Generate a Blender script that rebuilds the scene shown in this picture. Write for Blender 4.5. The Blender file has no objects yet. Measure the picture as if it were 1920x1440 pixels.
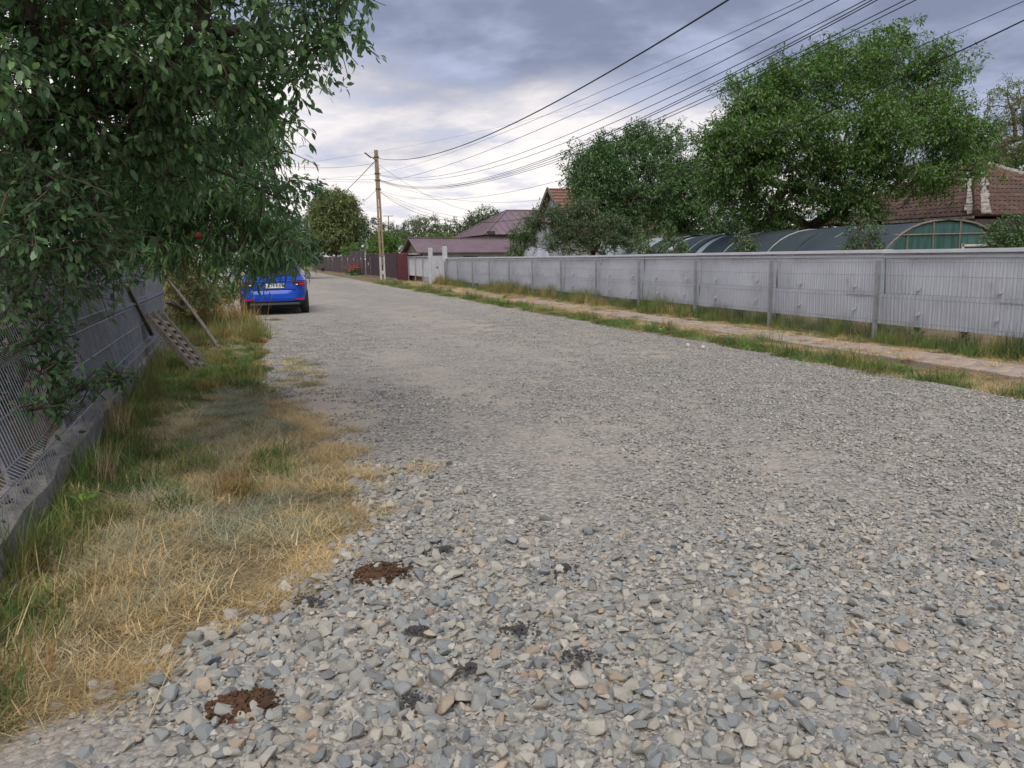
import bpy, bmesh, math, random
import numpy as np
from mathutils import Matrix, Vector

# ------------------------------------------------------------------ camera, sky, sun
scene = bpy.context.scene
R = math.radians
H = 1.42
F = 1442.0                       # focal length in pixels of the 1920 x 1440 photograph
YAW, PITCH, ROLL = 0.3156, 0.16467, -0.02007
cf = np.array([math.sin(YAW) * math.cos(PITCH), math.cos(YAW) * math.cos(PITCH), -math.sin(PITCH)])
cr0 = np.array([math.cos(YAW), -math.sin(YAW), 0.0])
cu0 = np.cross(cr0, cf)
cr = cr0 * math.cos(ROLL) + cu0 * math.sin(ROLL)
cu = -cr0 * math.sin(ROLL) + cu0 * math.cos(ROLL)
cam_d = bpy.data.cameras.new('camera')
cam = bpy.data.objects.new('camera', cam_d)
scene.collection.objects.link(cam)
cam_d.sensor_width = 36.0
cam_d.lens = F / 1920.0 * 36.0
cam_d.clip_start = 0.05
cam_d.clip_end = 3000.0
cam.matrix_world = Matrix(((cr[0], cu[0], -cf[0], 0), (cr[1], cu[1], -cf[1], 0), (cr[2], cu[2], -cf[2], H), (0, 0, 0, 1)))
scene.camera = cam

SUN_EL, SUN_AZ = R(55), R(205)   # azimuth clockwise from +Y
world = bpy.data.worlds.new('World')
scene.world = world
world.use_nodes = True
wn, wl = world.node_tree.nodes, world.node_tree.links
wn.clear()


def wnode(t, **k):
    n = wn.new(t)
    for a, b in k.items():
        setattr(n, a, b)
    return n


def wmath(op, a, b=None, c=None, clamp=False):
    n = wnode('ShaderNodeMath', operation=op, use_clamp=clamp)
    for i, v in enumerate((a, b, c)):
        if v is None:
            continue
        if isinstance(v, (int, float)):
            n.inputs[i].default_value = v
        else:
            wl.new(v, n.inputs[i])
    return n.outputs[0]


def wsmooth(v, lo, hi):
    n = wnode('ShaderNodeMapRange', interpolation_type='SMOOTHSTEP')
    wl.new(v, n.inputs[0])
    n.inputs[1].default_value = lo
    n.inputs[2].default_value = hi
    return n.outputs[0]


def wmix(f, a, b):
    n = wnode('ShaderNodeMix', data_type='RGBA')
    for s, v in ((n.inputs[0], f), (n.inputs[6], a), (n.inputs[7], b)):
        if isinstance(v, tuple):
            s.default_value = v + (1,)
        elif isinstance(v, (int, float)):
            s.default_value = v
        else:
            wl.new(v, s)
    return n.outputs[2]


tc = wnode('ShaderNodeTexCoord')
sep = wnode('ShaderNodeSeparateXYZ')
wl.new(tc.outputs['Generated'], sep.inputs[0])
dx, dy, dz = sep.outputs
den = wmath('ADD', wmath('MAXIMUM', dz, 0.0), 0.16)
comb = wnode('ShaderNodeCombineXYZ')
wl.new(wmath('DIVIDE', dx, den), comb.inputs[0])
wl.new(wmath('DIVIDE', dy, den), comb.inputs[1])
comb.inputs[2].default_value = 3.7


def wnoise(scale, detail, rough, off, dist=0.0):
    m = wnode('ShaderNodeMapping')
    wl.new(comb.outputs[0], m.inputs[0])
    m.inputs[1].default_value = off
    n = wnode('ShaderNodeTexNoise')
    n.inputs['Scale'].default_value = scale
    n.inputs['Detail'].default_value = detail
    n.inputs['Roughness'].default_value = rough
    n.inputs['Distortion'].default_value = dist
    wl.new(m.outputs[0], n.inputs['Vector'])
    return n.outputs[0]


n_big = wnoise(0.5, 2, 0.5, (4.1, 1.0, 0), 0.0)
n_mid = wnoise(1.35, 5, 0.58, (11.4, 8.8, 0), 0.15)
n_fine = wnoise(3.2, 4, 0.6, (9.0, 7.0, 0), 0.1)
edge = wmath('ADD', dz, wmath('MULTIPLY', wmath('SUBTRACT', n_big, 0.5), 0.32))
edge = wmath('ADD', edge, wmath('MULTIPLY', wmath('SUBTRACT', n_mid, 0.5), 0.16))
edge = wmath('ADD', edge, wmath('MULTIPLY', wmath('SUBTRACT', dx, 0.25), 0.12))
deck = wsmooth(edge, 0.125, 0.20)
shade = wmath('ADD', wmath('MULTIPLY', n_mid, 0.75), wmath('MULTIPLY', n_fine, 0.25))
dark = wsmooth(shade, 0.40, 0.64)
c_deck = wmix(dark, (0.158, 0.178, 0.255), (0.330, 0.362, 0.490))
wisp = wsmooth(n_fine, 0.44, 0.68)
c_low = wmix(wisp, (0.73, 0.675, 0.66), (0.50, 0.50, 0.57))
cloud = wmix(deck, c_low, c_deck)
sky = wnode('ShaderNodeTexSky', sky_type='NISHITA')
sky.sun_disc = False
sky.sun_elevation = SUN_EL
sky.sun_rotation = SUN_AZ
sky.altitude = 80.0
bg_sky = wnode('ShaderNodeBackground')
wl.new(sky.outputs[0], bg_sky.inputs[0])
bg_sky.inputs[1].default_value = 0.08
bg_cloud = wnode('ShaderNodeBackground')
wl.new(cloud, bg_cloud.inputs[0])
bg_cloud.inputs[1].default_value = 0.72
mixs = wnode('ShaderNodeMixShader')
mixs.inputs[0].default_value = 0.94
wl.new(bg_sky.outputs[0], mixs.inputs[1])
wl.new(bg_cloud.outputs[0], mixs.inputs[2])
world.cycles.sampling_method = 'MANUAL'
world.cycles.sample_map_resolution = 256
wo = wnode('ShaderNodeOutputWorld')
wl.new(mixs.outputs[0], wo.inputs[0])

sun_d = bpy.data.lights.new('sun', 'SUN')
sun_d.energy = 1.5
sun_d.angle = R(55)
sun_d.color = (1.0, 0.93, 0.83)
sun = bpy.data.objects.new('sun', sun_d)
scene.collection.objects.link(sun)
sd = Vector((math.sin(SUN_AZ) * math.cos(SUN_EL), math.cos(SUN_AZ) * math.cos(SUN_EL), math.sin(SUN_EL)))
sun.rotation_euler = sd.to_track_quat('Z', 'Y').to_euler()

vs = scene.view_settings
vs.view_transform = 'Standard'
vs.look = 'None'
vs.gamma = 1.0
vs.use_curve_mapping = False
vs.exposure = 1.05
scene.render.film_transparent = False
scene.cycles.max_bounces = 4
scene.cycles.diffuse_bounces = 3
scene.cycles.glossy_bounces = 2
scene.cycles.transmission_bounces = 3
scene.cycles.transparent_max_bounces = 8
scene.cycles.caustics_reflective = False
scene.cycles.caustics_refractive = False

# ------------------------------------------------------------------ helpers
C = scene.collection
rng = np.random.default_rng(7)


def ray(px, py):
    return cf + cr * (px - 960) / F - cu * (py - 720) / F


EYE = np.array([0, 0, H])


def G(px, py, z=0.0):
    d = ray(px, py)
    return EYE + d * (z - H) / d[2]


def atX(px, py, X):
    d = ray(px, py)
    return EYE + d * X / d[0]


def atY(px, py, Y):
    d = ray(px, py)
    return EYE + d * Y / d[1]


def wpos(o):
    p = np.zeros(3)
    while o is not None:
        p += np.array(o.location)
        o = o.parent
    return p


def tag(o, label=None, cat=None, group=None, kind=None):
    if label:
        o['label'] = label
    if cat:
        o['category'] = cat
    if group:
        o['group'] = group
    if kind:
        o['kind'] = kind
    return o


def thing(name, label, cat, loc=(0, 0, 0), group=None):
    o = bpy.data.objects.new(name, None)
    o.empty_display_size = 0.2
    C.objects.link(o)
    o.location = [float(v) for v in loc]
    return tag(o, label, cat, group)


def obj(name, mesh, parent=None, loc=None, rot=None, scale=None):
    o = bpy.data.objects.new(name, mesh)
    C.objects.link(o)
    if parent is not None:
        o.parent = parent
    if loc is not None:
        o.location = [float(v) for v in loc]
    if rot is not None:
        o.rotation_euler = rot
    if scale is not None:
        o.scale = scale
    return o


def np_mesh(name, verts, faces, mat=None, smooth=False):
    """faces: int array (n,k) or list of lists"""
    me = bpy.data.meshes.new(name)
    verts = np.asarray(verts, dtype=np.float32)
    if isinstance(faces, np.ndarray):
        n, k = faces.shape
        me.vertices.add(len(verts))
        me.vertices.foreach_set('co', verts.ravel())
        me.loops.add(n * k)
        me.loops.foreach_set('vertex_index', faces.astype(np.int32).ravel())
        me.polygons.add(n)
        me.polygons.foreach_set('loop_start', np.arange(0, n * k, k, dtype=np.int32))
        try:
            me.polygons.foreach_set('loop_total', np.full(n, k, dtype=np.int32))
        except Exception:
            pass
        me.update(calc_edges=True)
    else:
        me.from_pydata([tuple(map(float, v)) for v in verts], [], faces)
        me.update()
    if smooth:
        me.polygons.foreach_set('use_smooth', np.ones(len(me.polygons), dtype=bool))
    if mat:
        me.materials.append(mat)
    return me


class MB:
    """collects simple shapes in world coordinates; build() links them as one mesh object"""

    def __init__(s):
        s.v, s.f = [], []

    def add(s, verts, faces):
        b = len(s.v)
        s.v += [tuple(map(float, p)) for p in verts]
        s.f += [[b + i for i in f] for f in faces]
        return s

    def box(s, c, size, M=None, taper=1.0):
        hx, hy, hz = [q / 2 for q in size]
        P = []
        for z in (-1, 1):
            t = taper if z > 0 else 1.0
            for x, y in ((-1, -1), (1, -1), (1, 1), (-1, 1)):
                P.append(Vector((x * hx * t, y * hy * t, z * hz)))
        if M is not None:
            P = [M @ p for p in P]
        c = Vector([float(q) for q in c])
        return s.add([p + c for p in P], [[3, 2, 1, 0], [4, 5, 6, 7], [0, 1, 5, 4], [1, 2, 6, 5], [2, 3, 7, 6], [3, 0, 4, 7]])

    def beam(s, a, b, w, h, up=(0, 0, 1)):
        a, b = Vector([float(q) for q in a]), Vector([float(q) for q in b])
        d = (b - a)
        L = d.length
        d.normalize()
        x = d.cross(Vector(up))
        if x.length < 1e-4:
            x = Vector((1, 0, 0))
        x.normalize()
        z = x.cross(d)
        M = Matrix((x, d, z)).transposed()
        return s.box((a + b) / 2, (w, L, h), M)

    def tube(s, pts, r, n=6, cap=True):
        pts = [Vector([float(q) for q in p]) for p in pts]
        rr = r if isinstance(r, (list, tuple)) else [r] * len(pts)
        V, Fc = [], []
        t0 = (pts[1] - pts[0]).normalized()
        ref = Vector((0, 0, 1)) if abs(t0.z) < 0.9 else Vector((1, 0, 0))
        for i, p in enumerate(pts):
            t = (pts[min(i + 1, len(pts) - 1)] - pts[max(i - 1, 0)]).normalized()
            x = t.cross(ref).normalized()
            y = t.cross(x)
            for k in range(n):
                a = 2 * math.pi * k / n
                V.append(p + (x * math.cos(a) + y * math.sin(a)) * rr[i])
        for i in range(len(pts) - 1):
            for k in range(n):
                k2 = (k + 1) % n
                Fc.append([i * n + k, i * n + k2, (i + 1) * n + k2, (i + 1) * n + k])
        if cap:
            Fc.append(list(range(n)))
            Fc.append([(len(pts) - 1) * n + k for k in range(n)][::-1])
        return s.add(V, Fc)

    def build(s, name, mat, parent=None, smooth=False, bevel=0.0):
        off = wpos(parent) if parent is not None else np.zeros(3)
        me = bpy.data.meshes.new(name)
        me.from_pydata([(p[0] - off[0], p[1] - off[1], p[2] - off[2]) for p in s.v], [], s.f)
        bm = bmesh.new()
        bm.from_mesh(me)
        bmesh.ops.recalc_face_normals(bm, faces=bm.faces)
        if bevel > 0:
            bmesh.ops.bevel(bm, geom=list(bm.edges), offset=bevel, segments=1, affect='EDGES', clamp_overlap=True)
        bm.to_mesh(me)
        bm.free()
        if smooth:
            for p in me.polygons:
                p.use_smooth = True
        me.materials.append(mat)
        return obj(name, me, parent)


# ------------------------------------------------------------------ materials
def new_mat(name):
    m = bpy.data.materials.new(name)
    m.use_nodes = True
    nt = m.node_tree
    return m, nt.nodes, nt.links, nt.nodes['Principled BSDF']


def ramp(nodes, stops):
    r = nodes.new('ShaderNodeValToRGB')
    e = r.color_ramp.elements
    while len(e) < len(stops):
        e.new(0.5)
    for el, (p, c) in zip(e, stops):
        el.position = p
        el.color = tuple(c) + (1,)
    return r


def mat(name, c1, c2=None, scale=4.0, rough=0.7, bump=0.0, bscale=None, metallic=0.0, detail=6, stretch=None, stain=None,
        spec=0.4, coat=0.0, lo=0.35, hi=0.65):
    m, n, l, b = new_mat(name)
    b.inputs['Roughness'].default_value = rough
    b.inputs['Metallic'].default_value = metallic
    b.inputs['Specular IOR Level'].default_value = spec
    b.inputs['Coat Weight'].default_value = coat
    if c2 is None:
        b.inputs['Base Color'].default_value = tuple(c1) + (1,)
    t = n.new('ShaderNodeTexCoord')
    mp = n.new('ShaderNodeMapping')
    l.new(t.outputs['Object'], mp.inputs[0])
    if stretch:
        mp.inputs['Scale'].default_value = stretch
    if c2 is not None:
        nz = n.new('ShaderNodeTexNoise')
        nz.inputs['Scale'].default_value = scale
        nz.inputs['Detail'].default_value = detail
        nz.inputs['Roughness'].default_value = 0.6
        l.new(mp.outputs[0], nz.inputs['Vector'])
        stops = [(lo, c1), (hi, c2)]
        r = ramp(n, stops)
        l.new(nz.outputs[0], r.inputs[0])
        col = r.outputs[0]
        if stain:
            nz2 = n.new('ShaderNodeTexNoise')
            nz2.inputs['Scale'].default_value = stain[1]
            nz2.inputs['Detail'].default_value = 8
            nz2.inputs['Roughness'].default_value = 0.7
            l.new(mp.outputs[0], nz2.inputs['Vector'])
            rr = ramp(n, [(stain[2], (0, 0, 0)), (stain[3], (1, 1, 1))])
            l.new(nz2.outputs[0], rr.inputs[0])
            mx = n.new('ShaderNodeMix')
            mx.data_type = 'RGBA'
            l.new(rr.outputs[0], mx.inputs[0])
            l.new(col, mx.inputs[6])
            mx.inputs[7].default_value = tuple(stain[0]) + (1,)
            col = mx.outputs[2]
        l.new(col, b.inputs['Base Color'])
    if bump:
        nb = n.new('ShaderNodeTexNoise')
        nb.inputs['Scale'].default_value = bscale or scale * 4
        nb.inputs['Detail'].default_value = 6
        l.new(mp.outputs[0], nb.inputs['Vector'])
        bp = n.new('ShaderNodeBump')
        bp.inputs['Strength'].default_value = bump
        bp.inputs['Distance'].default_value = 0.02
        l.new(nb.outputs[0], bp.inputs['Height'])
        l.new(bp.outputs[0], b.inputs['Normal'])
    return m


def leaf_mat(name, c1, c2, c3=None, trans=0.3, rough=0.55, back=None, spec=0.35):
    """leaf colour differs from leaf to leaf; paler underside; some light passes through"""
    m, n, l, b = new_mat(name)
    g = n.new('ShaderNodeNewGeometry')
    oi = n.new('ShaderNodeObjectInfo')
    ad = n.new('ShaderNodeMath')
    ad.operation = 'ADD'
    l.new(g.outputs['Random Per Island'], ad.inputs[0])
    l.new(oi.outputs['Random'], ad.inputs[1])
    fr = n.new('ShaderNodeMath')
    fr.operation = 'FRACT'
    l.new(ad.outputs[0], fr.inputs[0])
    stops = [(0.0, c1), (0.75, c2)] + ([(1.0, c3)] if c3 else [])
    r = ramp(n, stops)
    l.new(fr.outputs[0], r.inputs[0])
    bk = n.new('ShaderNodeMix')
    bk.data_type = 'RGBA'
    l.new(g.outputs['Backfacing'], bk.inputs[0])
    l.new(r.outputs[0], bk.inputs[6])
    pale = n.new('ShaderNodeMix')
    pale.data_type = 'RGBA'
    pale.inputs[0].default_value = 0.45
    l.new(r.outputs[0], pale.inputs[6])
    pale.inputs[7].default_value = (back or (0.16, 0.22, 0.13)) + (1,)
    l.new(pale.outputs[2], bk.inputs[7])
    l.new(bk.outputs[2], b.inputs['Base Color'])
    b.inputs['Roughness'].default_value = rough
    b.inputs['Specular IOR Level'].default_value = spec
    tr = n.new('ShaderNodeBsdfTranslucent')
    hs = n.new('ShaderNodeHueSaturation')
    hs.inputs['Saturation'].default_value = 1.15
    hs.inputs['Value'].default_value = 1.5
    l.new(r.outputs[0], hs.inputs['Color'])
    l.new(hs.outputs[0], tr.inputs[0])
    mx = n.new('ShaderNodeMixShader')
    mx.inputs[0].default_value = trans
    l.new(b.outputs[0], mx.inputs[1])
    l.new(tr.outputs[0], mx.inputs[2])
    l.new(mx.outputs[0], n['Material Output'].inputs[0])
    return m


def tint_mat(name, rough=0.8, trans=0.0, var=0.25, noise=0.0, spec=0.3):
    """colour comes with every scattered piece ('tint'), varied a little"""
    m, n, l, b = new_mat(name)
    a = n.new('ShaderNodeAttribute')
    a.attribute_type = 'INSTANCER'
    a.attribute_name = 'tint'
    oi = n.new('ShaderNodeObjectInfo')
    g = n.new('ShaderNodeNewGeometry')
    ad = n.new('ShaderNodeMath')
    ad.operation = 'ADD'
    l.new(oi.outputs['Random'], ad.inputs[0])
    l.new(g.outputs['Random Per Island'], ad.inputs[1])
    fr = n.new('ShaderNodeMath')
    fr.operation = 'FRACT'
    l.new(ad.outputs[0], fr.inputs[0])
    mr = n.new('ShaderNodeMapRange')
    mr.inputs[3].default_value = 1 - var
    mr.inputs[4].default_value = 1 + var
    l.new(fr.outputs[0], mr.inputs[0])
    mul = n.new('ShaderNodeVectorMath')
    mul.operation = 'SCALE'
    l.new(a.outputs['Color'], mul.inputs[0])
    l.new(mr.outputs[0], mul.inputs['Scale'])
    col = mul.outputs[0]
    if noise:
        t = n.new('ShaderNodeTexCoord')
        nz = n.new('ShaderNodeTexNoise')
        nz.inputs['Scale'].default_value = noise
        nz.inputs['Detail'].default_value = 6
        nz.inputs['Roughness'].default_value = 0.7
        l.new(t.outputs['Object'], nz.inputs['Vector'])
        m2 = n.new('ShaderNodeMapRange')
        m2.inputs[1].default_value = 0.3
        m2.inputs[2].default_value = 0.7
        m2.inputs[3].default_value = 0.8
        m2.inputs[4].default_value = 1.2
        l.new(nz.outputs[0], m2.inputs[0])
        mu = n.new('ShaderNodeVectorMath')
        mu.operation = 'SCALE'
        l.new(col, mu.inputs[0])
        l.new(m2.outputs[0], mu.inputs['Scale'])
        col = mu.outputs[0]
    l.new(col, b.inputs['Base Color'])
    b.inputs['Roughness'].default_value = rough
    b.inputs['Specular IOR Level'].default_value = spec
    if trans:
        tr = n.new('ShaderNodeBsdfTranslucent')
        l.new(col, tr.inputs[0])
        mx = n.new('ShaderNodeMixShader')
        mx.inputs[0].default_value = trans
        l.new(b.outputs[0], mx.inputs[1])
        l.new(tr.outputs[0], mx.inputs[2])
        l.new(mx.outputs[0], n['Material Output'].inputs[0])
    return m


M = {}
M['wire'] = mat('galvanised_wire', (0.42, 0.44, 0.46), (0.30, 0.31, 0.33), 9, 0.45, metallic=0.7)
M['post'] = mat('galvanised_post', (0.40, 0.41, 0.43), (0.30, 0.31, 0.33), 6, 0.5, metallic=0.45)
M['sheet'] = mat('silver_painted_sheet', (0.60, 0.625, 0.69), (0.50, 0.525, 0.60), 1.2, 0.42, 0.15, 3, metallic=0.1,
                 stain=((0.38, 0.39, 0.43), 2.3, 0.55, 0.75))
M['cap'] = mat('cap_sheet', (0.66, 0.68, 0.72), (0.56, 0.58, 0.63), 2, 0.45, metallic=0.25)
M['white_paint'] = mat('old_white_paint', (0.56, 0.57, 0.60), (0.44, 0.45, 0.49), 3, 0.6, 0.2, 12, stain=((0.30, 0.28, 0.26), 3.0, 0.6, 0.8))
M['brown_sheet'] = mat('brown_fence_paint', (0.055, 0.036, 0.046), (0.075, 0.050, 0.060), 1.5, 0.45)
M['red_sheet'] = mat('dark_red_gate_paint', (0.115, 0.012, 0.024), (0.085, 0.012, 0.022), 2, 0.4)
M['mauve_roof'] = mat('mauve_roof_metal', (0.205, 0.150, 0.165), (0.165, 0.118, 0.132), 1.2, 0.5, stain=((0.25, 0.2, 0.2), 2.0, 0.6, 0.8))
M['house_wall'] = mat('light_render', (0.46, 0.47, 0.50), (0.36, 0.365, 0.39), 1.5, 0.85, 0.2, 20)
M['grey_wall'] = mat('grey_house_wall', (0.28, 0.25, 0.27), (0.23, 0.20, 0.22), 1.5, 0.85)
M['tile'] = mat('brown_clay_tile', (0.165, 0.080, 0.055), (0.085, 0.045, 0.035), 2.2, 0.85, 0.3, 25, stain=((0.21, 0.13, 0.10), 6, 0.52, 0.7))
M['tile_red'] = mat('red_clay_tile', (0.23, 0.125, 0.095), (0.17, 0.095, 0.075), 3, 0.8)
M['lime'] = mat('lime_mortar', (0.42, 0.40, 0.37), (0.17, 0.13, 0.105), 7, 0.95, 0.5, 30)
M['dark_wood'] = mat('old_dark_wood', (0.17, 0.15, 0.125), (0.08, 0.07, 0.06), 5, 0.95, 0.5, 30, stretch=(6, 6, 0.8))
M['wood'] = mat('weathered_wood', (0.25, 0.22, 0.18), (0.13, 0.11, 0.09), 5, 0.9, 0.4, 30, stretch=(6, 6, 0.8))
M['bark'] = mat('bark', (0.10, 0.075, 0.055), (0.045, 0.035, 0.028), 7, 0.95, 0.6, 30)
M['bark_light'] = mat('young_bark', (0.16, 0.12, 0.085), (0.09, 0.07, 0.05), 9, 0.9, 0.3, 40)
M['pole_concrete'] = mat('tan_pole_concrete', (0.36, 0.27, 0.16), (0.26, 0.20, 0.125), 2.2, 0.9, 0.3, 18, stain=((0.20, 0.17, 0.13), 4, 0.52, 0.72))
M['concrete'] = mat('old_concrete', (0.27, 0.255, 0.23), (0.17, 0.16, 0.145), 5, 0.95, 0.9, 30, stain=((0.10, 0.092, 0.078), 4, 0.55, 0.75))
M['whitewash'] = mat('whitewash', (0.62, 0.61, 0.58), (0.45, 0.44, 0.41), 5, 0.9)
M['black'] = mat('black_cable', (0.014, 0.014, 0.016), rough=0.6)
M['cable_grey'] = mat('grey_cable', (0.05, 0.05, 0.06), rough=0.6)
M['dark_metal'] = mat('dark_metal', (0.06, 0.06, 0.065), (0.10, 0.09, 0.085), 5, 0.55, metallic=0.5)
M['shade_net'] = mat('shade_net', (0.034, 0.050, 0.060), (0.048, 0.066, 0.078), 1.2, 0.75, 0.2, 60)
M['pale_plastic'] = mat('pale_plastic_film', (0.50, 0.56, 0.58), (0.38, 0.45, 0.47), 2, 0.35)
M['dark_sheet'] = mat('dark_fibre_sheet', (0.018, 0.018, 0.020), (0.034, 0.034, 0.036), 2, 0.9, 0.2, 15, stretch=(1, 1, 0.3), stain=((0.06, 0.06, 0.06), 3, 0.55, 0.8))
M['blue_grey_sheet'] = mat('blue_grey_sheet', (0.060, 0.064, 0.075), (0.036, 0.039, 0.046), 1.5, 0.6, 0.15, 10, stretch=(1, 1, 0.25), stain=((0.095, 0.095, 0.10), 2.5, 0.55, 0.8))
M['grey_board'] = mat('grey_board', (0.24, 0.23, 0.24), (0.13, 0.125, 0.13), 3, 0.9, 0.4, 20, stretch=(5, 5, 0.6))
M['cloth_white'] = mat('white_cloth', (0.62, 0.65, 0.78), (0.70, 0.72, 0.82), 3, 0.9)
M['brick'] = mat('brick', (0.30, 0.19, 0.10), (0.22, 0.14, 0.08), 9, 0.9)

# ------------------------------------------------------------------ ground, road, pavement
def sines(seed, n, lo, hi):
    g = np.random.default_rng(seed)
    k = np.exp(g.uniform(np.log(lo), np.log(hi), n))
    a = g.uniform(0, 2 * np.pi, n)
    return k * np.cos(a), k * np.sin(a), g.uniform(0, 2 * np.pi, n), k


S_ROAD = sines(1, 26, 0.6, 14)
S_ZONE = sines(2, 14, 0.5, 4)
S_EDGE = sines(3, 10, 0.8, 7)


def fld(S, x, y):
    x, y = np.asarray(x, float), np.asarray(y, float)
    out = np.zeros(np.broadcast(x, y).shape)
    for kx, ky, p, k in zip(*S):
        out = out + np.sin(kx * x + ky * y + p) / np.sqrt(k)
    return out / math.sqrt(len(S[0]) / 2)


LE = np.array([(-6, -6), (1.9, -5), (2.38, -1.5), (2.62, -0.85), (2.9, -0.42), (3.25, -0.14), (3.96, 0.34), (4.9, 0.44), (5.75, 0.38), (7.2, 0.12), (9.4, 0.04),
               (15.5, 0.08), (18.5, -0.1), (20.5, -0.7), (24, -1.1), (36, -1.1), (44, 0.6), (54, 2.9), (62, 3.6), (80, 4.4), (110, 4.8), (400, 5.2)])


def left_edge(y):
    return np.interp(y, LE[:, 0], LE[:, 1]) + 0.05 * np.sin(np.asarray(y) * 3.1) * (np.asarray(y) > 2.6) + 0.03 * np.sin(np.asarray(y) * 7.7 + 1)


def right_edge(y):
    return 6.70 + 0.05 * np.sin(np.asarray(y) * 1.3) + 0.04 * np.sin(np.asarray(y) * 4.1 + 2)


def road_z(x, y):
    return 0.012 + 0.008 * fld(S_ROAD, x, y) * np.exp(-np.asarray(y) / 40)


def fence_x(y):
    return -1.2 - 0.034 * (np.asarray(y) - 4.2)


def ground_z(x, y):
    x, y = np.asarray(x, float), np.asarray(y, float)
    le, re = left_edge(y), right_edge(y)
    inside = np.clip((x - le) / 0.25, 0, 1) * np.clip((re - x) / 0.25, 0, 1)
    off = 0.012 + 0.012 * fld(S_ZONE, x, y) + 0.04 * np.clip((le - x) / 1.5, 0, 1)
    return off * (1 - inside) - 0.07 * inside


def axis(*segs):
    out = []
    for a, b, st in segs:
        out += list(np.arange(a, b, st))
    return np.array(out)


def grid_mesh(name, xs, ys, zf, m):
    X, Y = np.meshgrid(xs, ys)
    Z = zf(X, Y)
    V = np.stack([X, Y, Z], -1).reshape(-1, 3)
    nx, ny = len(xs), len(ys)
    i = np.arange(ny - 1)[:, None] * nx + np.arange(nx - 1)[None, :]
    Fc = np.stack([i, i + 1, i + nx + 1, i + nx], -1).reshape(-1, 4)
    return np_mesh(name, V, Fc, m, True)


def ground_material():
    m, n, l, b = new_mat('soil_and_dry_grass')
    t = n.new('ShaderNodeTexCoord')
    n1 = n.new('ShaderNodeTexNoise')
    n1.inputs['Scale'].default_value = 0.9
    n1.inputs['Detail'].default_value = 8
    l.new(t.outputs['Object'], n1.inputs['Vector'])
    r1 = ramp(n, [(0.35, (0.15, 0.115, 0.065)), (0.52, (0.23, 0.175, 0.095)), (0.66, (0.085, 0.10, 0.035))])
    l.new(n1.outputs[0], r1.inputs[0])
    n2 = n.new('ShaderNodeTexNoise')
    n2.inputs['Scale'].default_value = 40
    n2.inputs['Detail'].default_value = 8
    l.new(t.outputs['Object'], n2.inputs['Vector'])
    r2 = ramp(n, [(0.3, (0.55, 0.55, 0.55)), (0.7, (1.25, 1.2, 1.1))])
    l.new(n2.outputs[0], r2.inputs[0])
    mx = n.new('ShaderNodeMix')
    mx.data_type = 'RGBA'
    mx.blend_type = 'MULTIPLY'
    mx.inputs[0].default_value = 1
    l.new(r1.outputs[0], mx.inputs[6])
    l.new(r2.outputs[0], mx.inputs[7])
    l.new(mx.outputs[2], b.inputs['Base Color'])
    b.inputs['Roughness'].default_value = 0.95
    bp = n.new('ShaderNodeBump')
    bp.inputs['Strength'].default_value = 0.8
    bp.inputs['Distance'].default_value = 0.03
    l.new(n2.outputs[0], bp.inputs['Height'])
    l.new(bp.outputs[0], b.inputs['Normal'])
    return m


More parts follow.
